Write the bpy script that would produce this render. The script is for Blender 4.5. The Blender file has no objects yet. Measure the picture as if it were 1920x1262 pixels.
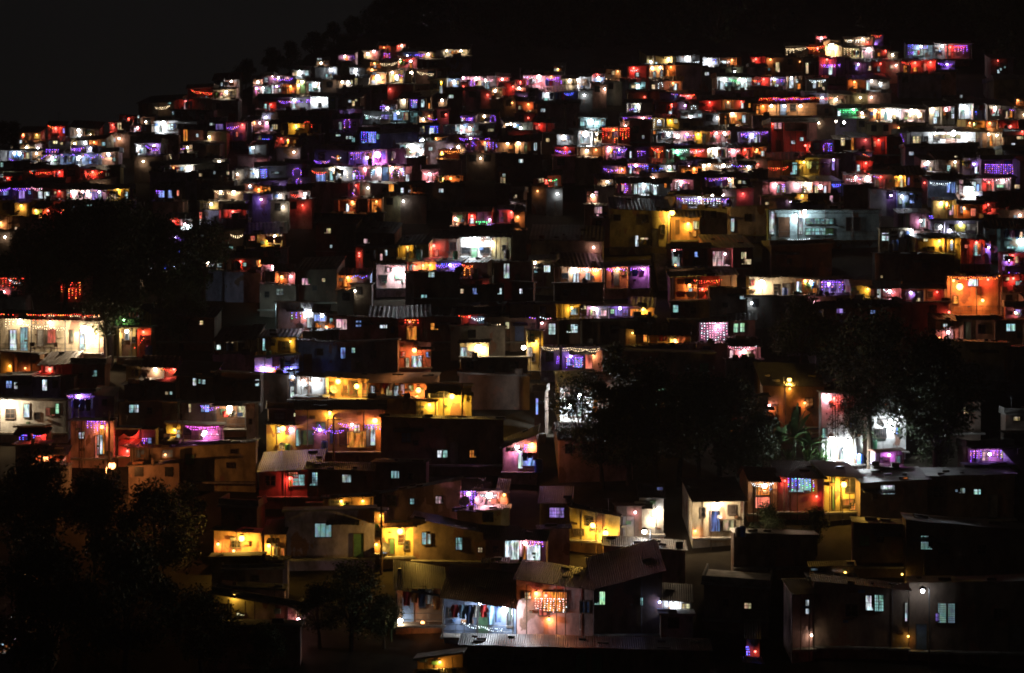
import bpy, math, random, zlib, re
from mathutils import Vector, Matrix, noise as mnoise
R = math.radians
SC = bpy.context.scene
COL = SC.collection

# ------------------------------------------------------------------ camera, sky, added city glow, exposure
FOC, CX, HORIZON = 3750.0, 960.0, 450.0          # focal length in photo pixels; picture is 1920 wide
cam_d = bpy.data.cameras.new('camera')
cam = bpy.data.objects.new('camera', cam_d); COL.objects.link(cam)
cam.location = (0, 0, 0); cam.rotation_euler = (R(90), 0, 0)
cam_d.sensor_width = 36; cam_d.lens = FOC / 1920 * 36
cam_d.shift_y = -(631 - HORIZON) / 1920
cam_d.clip_start = 1; cam_d.clip_end = 5000
SC.camera = cam
SC.view_settings.view_transform = 'Standard'; SC.view_settings.look = 'None'
SC.view_settings.exposure = 0; SC.view_settings.gamma = 1
SC.render.engine = 'CYCLES'
cy = SC.cycles
cy.max_bounces = 3; cy.diffuse_bounces = 2; cy.glossy_bounces = 1; cy.transmission_bounces = 1; cy.transparent_max_bounces = 4
cy.sample_clamp_indirect = 2.0; cy.caustics_reflective = False; cy.caustics_refractive = False
cy.use_light_tree = True
cy.pixel_filter_type = 'BLACKMAN_HARRIS'; cy.filter_width = 1.8
W = bpy.data.worlds.new('World'); SC.world = W; W.use_nodes = True
nt = W.node_tree; bg = nt.nodes['Background']
sky = nt.nodes.new('ShaderNodeTexSky'); sky.sky_type = 'NISHITA'; sky.sun_disc = False
sky.sun_elevation = R(35); sky.sun_rotation = R(200)
hs = nt.nodes.new('ShaderNodeHueSaturation'); hs.inputs['Saturation'].default_value = 0.12
nt.links.new(sky.outputs[0], hs.inputs['Color']); nt.links.new(hs.outputs[0], bg.inputs[0])
bg.inputs[1].default_value = 0.00062
sun_d = bpy.data.lights.new('city_glow_fill', 'SUN'); sun_d.energy = 0.0032; sun_d.angle = R(6); sun_d.color = (1, .58, .42)  # added warm fill from behind the camera, standing in for city glow
sun = bpy.data.objects.new('city_glow_fill', sun_d); COL.objects.link(sun)
sun.rotation_euler = (R(78), 0, R(-24))

# ------------------------------------------------------------------ helpers
def scale_at(py): return 13 + 12 * (py - 100) / 1050      # pixels per metre on the slope at that picture height
def dist_at(py): return FOC / scale_at(py)
def plane_z(d): return 1487.5 * d / 3750 - 87.5           # the hillside: a plane rising away from the camera
def wpos(px, py, d): return Vector(((px - CX) * d / FOC, d, (HORIZON - py) * d / FOC))

class MB:
    def __init__(s): s.v = []; s.f = []; s.mi = []
    def add(s, verts, faces, m=0):
        b = len(s.v); s.v.extend(verts)
        for f in faces: s.f.append(tuple(i + b for i in f)); s.mi.append(m)
    def box(s, x0, x1, y0, y1, z0, z1, m=0):
        s.add([(x0,y0,z0),(x1,y0,z0),(x1,y1,z0),(x0,y1,z0),(x0,y0,z1),(x1,y0,z1),(x1,y1,z1),(x0,y1,z1)],
              [(0,3,2,1),(4,5,6,7),(0,1,5,4),(1,2,6,5),(2,3,7,6),(3,0,4,7)], m)
    def bar(s, a, b, r, n=4, m=0, r2=None):
        a = Vector(a); b = Vector(b); d = b - a
        if d.length < 1e-6: return
        d.normalize(); u = d.orthogonal().normalized(); w = d.cross(u)
        r2 = r if r2 is None else r2
        vs = []
        for p, rr in ((a, r), (b, r2)):
            for k in range(n):
                t = 2 * math.pi * (k + .5) / n
                vs.append(tuple(p + u * (math.cos(t) * rr) + w * (math.sin(t) * rr)))
        fs = [(k, (k+1) % n, n + (k+1) % n, n + k) for k in range(n)] + [tuple(range(n-1, -1, -1)), tuple(range(n, 2*n))]
        s.add(vs, fs, m)
    def tube(s, pts, r, n=4, m=0):
        for a, b in zip(pts, pts[1:]): s.bar(a, b, r, n, m)
    def octa(s, p, r, m=0):
        x, y, z = p
        s.add([(x+r,y,z),(x,y+r,z),(x-r,y,z),(x,y-r,z),(x,y,z+r),(x,y,z-r)],
              [(0,1,4),(1,2,4),(2,3,4),(3,0,4),(1,0,5),(2,1,5),(3,2,5),(0,3,5)], m)
    def ball(s, p, r, nu=10, nv=6, m=0, sz=1.0):
        x, y, z = p; vs = [(x, y, z - r*sz)]
        for j in range(1, nv):
            t = -math.pi/2 + math.pi * j / nv
            for i in range(nu):
                a = 2 * math.pi * i / nu
                vs.append((x + r*math.cos(t)*math.cos(a), y + r*math.cos(t)*math.sin(a), z + r*sz*math.sin(t)))
        vs.append((x, y, z + r*sz)); fs = []
        for i in range(nu): fs.append((0, 1 + (i+1) % nu, 1 + i))
        for j in range(nv - 2):
            for i in range(nu):
                a = 1 + j*nu + i; b = 1 + j*nu + (i+1) % nu
                fs.append((a, b, b + nu, a + nu))
        l = len(vs) - 1; o = 1 + (nv-2)*nu
        for i in range(nu): fs.append((o + i, o + (i+1) % nu, l))
        s.add(vs, fs, m)
    def sheet(s, x0, x1, ya, za, yb, zb, pitch=.3, amp=.03, th=.025, m=0, sag=0.0, seed=0):
        """corrugated sheet between front edge (ya,za) and back edge (yb,zb), waves run front to back"""
        n = max(2, int((x1 - x0) / pitch) * 4); rows = 4; top = []; bot = []
        for j in range(rows + 1):
            t = j / rows
            for i in range(n + 1):
                x = x0 + (x1 - x0) * i / n
                z = za + (zb - za) * t + amp * math.cos(i * math.pi / 2) - sag * 4 * t * (1 - t)
                z += .05 * mnoise.noise((x * .5 + seed * 7.3, t * 3, seed))
                y = ya + (yb - ya) * t + (.07 * mnoise.noise((x * 1.1, seed * 3.1, 5)) if j == 0 else 0)
                top.append((x, y, z)); bot.append((x, y, z - th))
        N = n + 1; nt_ = len(top); fs = []
        for j in range(rows):
            for i in range(n):
                a = j*N + i
                fs.append((a, a+1, a+1+N, a+N)); fs.append((nt_+a, nt_+a+N, nt_+a+1+N, nt_+a+1))
        for i in range(n):
            fs.append((i, nt_+i, nt_+i+1, i+1)); a = rows*N + i
            fs.append((a, a+1, nt_+a+1, nt_+a))
        for j in range(rows):
            a = j*N; fs.append((a, a+N, nt_+a+N, nt_+a)); a = j*N + n
            fs.append((a, nt_+a, nt_+a+N, a+N))
        s.add(top + bot, fs, m)
    def build(s, name, mats, parent=None, smooth=False, loc=None):
        me = bpy.data.meshes.new(name); me.from_pydata([tuple(v) for v in s.v], [], s.f)
        if not isinstance(mats, (list, tuple)): mats = [mats]
        for m in mats: me.materials.append(m)
        if len(mats) > 1: me.polygons.foreach_set('material_index', s.mi)
        if smooth: me.polygons.foreach_set('use_smooth', [True] * len(s.f))
        me.update()
        o = bpy.data.objects.new(name, me); COL.objects.link(o)
        if parent is not None: o.parent = parent
        if loc is not None: o.location = loc
        return o

def empty(name, loc, rz=0.0):
    o = bpy.data.objects.new(name, None); COL.objects.link(o)
    o.location = loc; o.rotation_euler = (0, 0, rz); o.empty_display_size = .3
    return o
def tag(o, label=None, cat=None, group=None, kind=None):
    if label: o['label'] = label
    if cat: o['category'] = cat
    if group: o['group'] = group
    if kind: o['kind'] = kind
    return o

# ------------------------------------------------------------------ materials
def nmat(name):
    m = bpy.data.materials.new(name); m.use_nodes = True
    return m, m.node_tree, m.node_tree.nodes['Principled BSDF']
def surf(name, col, rough=.85, stain=.35, scale=1.2, spec=.2, bump=0.0, metal=0.0, streak=False, brick=False):
    """painted or plain surface with blotches, drips and grime of its own"""
    m, t, b = nmat(name); N = t.nodes.new; L = t.links.new
    tc = N('ShaderNodeTexCoord'); mp = N('ShaderNodeMapping'); L(tc.outputs['Object'], mp.inputs[0])
    mp.inputs['Scale'].default_value = (1.1, 1.1, .6) if streak else (1, 1, 1)
    oi = N('ShaderNodeObjectInfo'); ml = N('ShaderNodeMath'); ml.operation = 'MULTIPLY'; ml.inputs[1].default_value = 40
    L(oi.outputs['Random'], ml.inputs[0]); L(ml.outputs[0], mp.inputs['Location'])
    n1 = N('ShaderNodeTexNoise'); n1.inputs['Scale'].default_value = scale; n1.inputs['Detail'].default_value = 7; n1.inputs['Roughness'].default_value = .65
    L(mp.outputs[0], n1.inputs['Vector'])
    rp = N('ShaderNodeValToRGB'); rp.color_ramp.elements[0].position = .36; rp.color_ramp.elements[1].position = .62
    d = 1 - stain
    rp.color_ramp.elements[0].color = (col[0]*d*.8, col[1]*d*.8, col[2]*d*.8, 1); rp.color_ramp.elements[1].color = (*col, 1)
    L(n1.outputs['Fac'], rp.inputs[0])
    hv = N('ShaderNodeHueSaturation'); ma = N('ShaderNodeMapRange'); ma.inputs['To Min'].default_value = .75; ma.inputs['To Max'].default_value = 1.15
    L(oi.outputs['Random'], ma.inputs[0]); L(ma.outputs[0], hv.inputs['Value']); L(rp.outputs[0], hv.inputs['Color'])
    colout = hv.outputs[0]
    if brick:
        cb = N('ShaderNodeCombineXYZ'); sp = N('ShaderNodeSeparateXYZ'); L(tc.outputs['Object'], sp.inputs[0])
        L(sp.outputs[0], cb.inputs[0]); L(sp.outputs[2], cb.inputs[1])
        bk = N('ShaderNodeTexBrick'); bk.inputs['Scale'].default_value = 3.2; L(cb.outputs[0], bk.inputs['Vector'])
        bk.inputs['Color1'].default_value = (.20, .09, .06, 1); bk.inputs['Color2'].default_value = (.13, .06, .04, 1); bk.inputs['Mortar'].default_value = (.16, .15, .13, 1)
        n2 = N('ShaderNodeTexNoise'); n2.inputs['Scale'].default_value = .55; n2.inputs['Detail'].default_value = 5; L(mp.outputs[0], n2.inputs['Vector'])
        r2 = N('ShaderNodeValToRGB'); r2.color_ramp.elements[0].position = .60; r2.color_ramp.elements[1].position = .615; L(n2.outputs['Fac'], r2.inputs[0])
        mxb = N('ShaderNodeMix'); mxb.data_type = 'RGBA'; L(r2.outputs[0], mxb.inputs[0]); L(hv.outputs[0], mxb.inputs[6]); L(bk.outputs['Color'], mxb.inputs[7]); colout = mxb.outputs[2]
    L(colout, b.inputs['Base Color'])
    b.inputs['Roughness'].default_value = rough; b.inputs['Specular IOR Level'].default_value = spec; b.inputs['Metallic'].default_value = metal
    if bump:
        bp = N('ShaderNodeBump'); bp.inputs['Strength'].default_value = bump; bp.inputs['Distance'].default_value = .05
        L(n1.outputs['Fac'], bp.inputs['Height']); L(bp.outputs[0], b.inputs['Normal'])
    return m
def noemit(m):
    try: m.cycles.emission_sampling = 'NONE'
    except Exception: pass
    return m
def glow(name, col, s):
    m = bpy.data.materials.new(name); m.use_nodes = True; t = m.node_tree; t.nodes.clear()
    e = t.nodes.new('ShaderNodeEmission'); e.inputs[0].default_value = (*col, 1); e.inputs[1].default_value = s
    o = t.nodes.new('ShaderNodeOutputMaterial'); t.links.new(e.outputs[0], o.inputs[0])
    return noemit(m)
def litpane(name, col, s, dark=.14):
    """window pane: the lit room behind with curtain folds, shelves and things that stand in it"""
    m = bpy.data.materials.new(name); m.use_nodes = True; t = m.node_tree; t.nodes.clear(); N = t.nodes.new; L = t.links.new
    tc = N('ShaderNodeTexCoord'); mp = N('ShaderNodeMapping'); L(tc.outputs['Object'], mp.inputs[0]); mp.inputs['Scale'].default_value = (5.0, 1, .9)
    oi = N('ShaderNodeObjectInfo'); ml = N('ShaderNodeMath'); ml.operation = 'MULTIPLY'; ml.inputs[1].default_value = 77
    L(oi.outputs['Random'], ml.inputs[0]); L(ml.outputs[0], mp.inputs['Location'])
    n1 = N('ShaderNodeTexNoise'); n1.inputs['Scale'].default_value = 1; n1.inputs['Detail'].default_value = 3; L(mp.outputs[0], n1.inputs['Vector'])
    r1 = N('ShaderNodeValToRGB'); r1.color_ramp.elements[0].position = .38; r1.color_ramp.elements[1].position = .6
    r1.color_ramp.elements[0].color = (dark, dark, dark, 1); r1.color_ramp.elements[1].color = (1, 1, 1, 1); L(n1.outputs['Fac'], r1.inputs[0])
    v = N('ShaderNodeTexVoronoi'); v.inputs['Scale'].default_value = 2.2; L(tc.outputs['Object'], v.inputs['Vector'])
    hv = N('ShaderNodeHueSaturation'); hv.inputs['Saturation'].default_value = .5; L(v.outputs['Color'], hv.inputs['Color'])
    mx = N('ShaderNodeMix'); mx.data_type = 'RGBA'; mx.blend_type = 'MULTIPLY'; mx.inputs[0].default_value = .55
    mx.inputs[6].default_value = (*col, 1); L(hv.outputs[0], mx.inputs[7])
    m2 = N('ShaderNodeMix'); m2.data_type = 'RGBA'; m2.blend_type = 'MULTIPLY'; m2.inputs[0].default_value = 1
    L(mx.outputs[2], m2.inputs[6]); L(r1.outputs[0], m2.inputs[7])
    e = N('ShaderNodeEmission'); L(m2.outputs[2], e.inputs[0])
    mr = N('ShaderNodeMapRange'); mr.inputs['To Min'].default_value = s * .35; mr.inputs['To Max'].default_value = s * 1.35
    wn = N('ShaderNodeTexWhiteNoise'); wn.noise_dimensions = '1D'; L(ml.outputs[0], wn.inputs['W']); L(wn.outputs['Value'], mr.inputs[0]); L(mr.outputs[0], e.inputs[1])
    o = N('ShaderNodeOutputMaterial'); L(e.outputs[0], o.inputs[0])
    return noemit(m)

WALLC = dict(cr=(.50,.42,.28), wh=(.60,.60,.58), gr=(.30,.30,.31), pk=(.52,.27,.25), rd=(.36,.10,.08), ye=(.50,.37,.09), bl=(.16,.24,.42),
             li=(.32,.26,.44), br=(.20,.13,.09), ol=(.34,.29,.12), te=(.25,.40,.42), co=(.27,.26,.24), **{'or': (.48,.22,.07)})
WALLN = dict(cr='cream', wh='white', gr='grey', pk='pink', rd='red', ye='yellow', bl='blue', li='lilac', br='brown', ol='olive', te='teal', co='concrete', **{'or': 'orange'})
def muted(c): g = sum(c) / 3; return tuple(x * .72 + g * .28 for x in c)
MW = {k: surf('plaster_' + WALLN[k], muted(c), .9, .5, .9, bump=.25, streak=True, brick=True) for k, c in WALLC.items()}
M_TIN = surf('rusty_corrugated_tin', (.085,.068,.055), .6, .55, .8, .3, .1)
M_TIN2 = surf('grey_corrugated_tin', (.10,.10,.105), .55, .4, .8, .3, .1)
M_TILE = surf('clay_roof_tiles', (.18,.08,.05), .85, .5, 2.5, .2, .4)
M_SLAB = surf('concrete_slab', (.24,.23,.21), .95, .45, 1.4, .15, .3)
M_WOOD = surf('weathered_wood', (.10,.06,.035), .8, .4, 3, .2, .2)
M_DOOR = [surf('door_paint_' + n, c, .6, .3, 2) for n, c in (('blue', (.07,.13,.28)), ('brown', (.12,.06,.03)), ('green', (.08,.18,.10)), ('grey', (.2,.2,.2)))]
M_DARK = surf('dark_glass', (.015,.017,.02), .25, .2, 2, .5)
M_FRAME = surf('window_frame_paint', (.09,.07,.06), .6, .3, 3)
M_STEEL = surf('painted_steel', (.08,.08,.09), .5, .4, 3, .4)
M_CORD = surf('black_cable', (.01,.01,.01), .6, .1)
M_GROUND = surf('hillside_earth', (.045,.038,.028), 1, .5, .35, .05, .5)
GLOWC = dict(w=(.80,.93,1.0), t=(.50,.88,.92), y=(1,.74,.42), a=(1,.55,.06), o=(1,.30,.05), r=(1,.06,.03), p=(1,.36,.52), m=(1,.16,.95), v=(.30,.09,1), b=(.07,.12,1), g=(.10,1,.30), k=(0,0,0), q=(1,.42,.36))
LIGHTC = dict(w=(.86,.94,1.0), t=(.62,.94,.95), y=(1,.74,.45), a=(1,.56,.09), o=(1,.34,.09), r=(1,.09,.06), p=(1,.38,.46), m=(1,.2,.88), v=(.46,.2,1), b=(.2,.3,1), g=(.2,1,.4))
COLN = dict(w='white', t='pale teal', y='warm white', a='amber', o='orange', r='red', p='pink', m='magenta', v='violet', b='blue', g='green', x='multicoloured', q='pinkish white', e='white', d='white')
PANEC = dict(GLOWC, b=(.30,.42,1), v=(.5,.32,1), g=(.55,1,.68), r=(1,.22,.14), p=(1,.55,.62))
M_PANE = {k: litpane('lit_pane_' + k, c, {'w': 1.5, 't': 1.0, 'y': 1.4, 'b': 1.5, 'v': 1.3}.get(k, 1.4)) for k, c in PANEC.items() if k != 'k'}
M_PANE['e'] = litpane('lit_pane_frosted', GLOWC['t'], .55, .7); M_PANE['d'] = litpane('lit_pane_plain', GLOWC['t'], .72, .6)
M_BULB = {k: glow('bulb_' + k, tuple((.02 if k in 'aor' else .35) + (.98 if k in 'aor' else .65) * x for x in c), 9 if k in 'aor' else 48) for k, c in LIGHTC.items()}
M_FAIRY = {k: glow('fairy_bulb_' + k, c, {'w': 5, 'y': 5, 'p': 5, 'v': 6.5, 'b': 7, 'r': 6, 'q': 6}.get(k, 6)) for k, c in GLOWC.items() if k != 'k'}
CLOTH = {n: surf('cloth_' + n, c, .9, .25, 3) for n, c in dict(red=(.45,.03,.03), blue=(.10,.25,.55), white=(.65,.63,.6), navy=(.03,.05,.12), orange=(.45,.18,.04), sky=(.25,.42,.6), green=(.12,.3,.1), black=(.02,.02,.02), pink=(.55,.2,.3), yellow=(.5,.4,.08)).items()}

# ------------------------------------------------------------------ ground
RIDGE = [(-900,330),(-200,290),(0,262),(100,247),(200,230),(300,203),(400,166),(450,146),(520,126),(560,96),(620,66),(690,46),(740,-10),(800,-110),(1000,-250),(3000,-250)]
def ridge_py(px):
    for (a, b), (c, d) in zip(RIDGE, RIDGE[1:]):
        if px <= c: return b + (d - b) * max(0, px - a) / (c - a)
    return RIDGE[-1][1]
def ground_z(x, d):
    if d < 128: z = plane_z(128) + (d - 128) * .06
    else:
        dr = dist_at(ridge_py(CX + FOC * x / d))
        z = plane_z(d) if d < dr else plane_z(dr) - .45 * (d - dr)
    return z - .6 + .5 * mnoise.noise((x * .08, d * .08, 3)) - .3
def make_ground():
    xs = [-2500, -1200, -600, -400] + [-300 + 6 * i for i in range(101)] + [400, 600, 1200, 2500]
    ds = [-2500, -900, -300, -60, 40, 100] + [124 + 4 * i for i in range(75)] + [440, 480, 560, 700, 1200, 3000]
    m = MB(); n = len(xs)
    for d in ds:
        for x in xs:
            z = ground_z(x, d) if 0 < d < 480 else (ground_z(x, 440) - (max(0, d - 440)) * .02 if d > 0 else plane_z(128) - 8)
            m.v.append((x, d, z))
    for j in range(len(ds) - 1):
        for i in range(n - 1):
            a = j*n + i; m.f.append((a, a+1, a+1+n, a+n)); m.mi.append(0)
    tag(m.build('hillside_terrain', M_GROUND, smooth=True), kind='structure')
make_ground()
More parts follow.
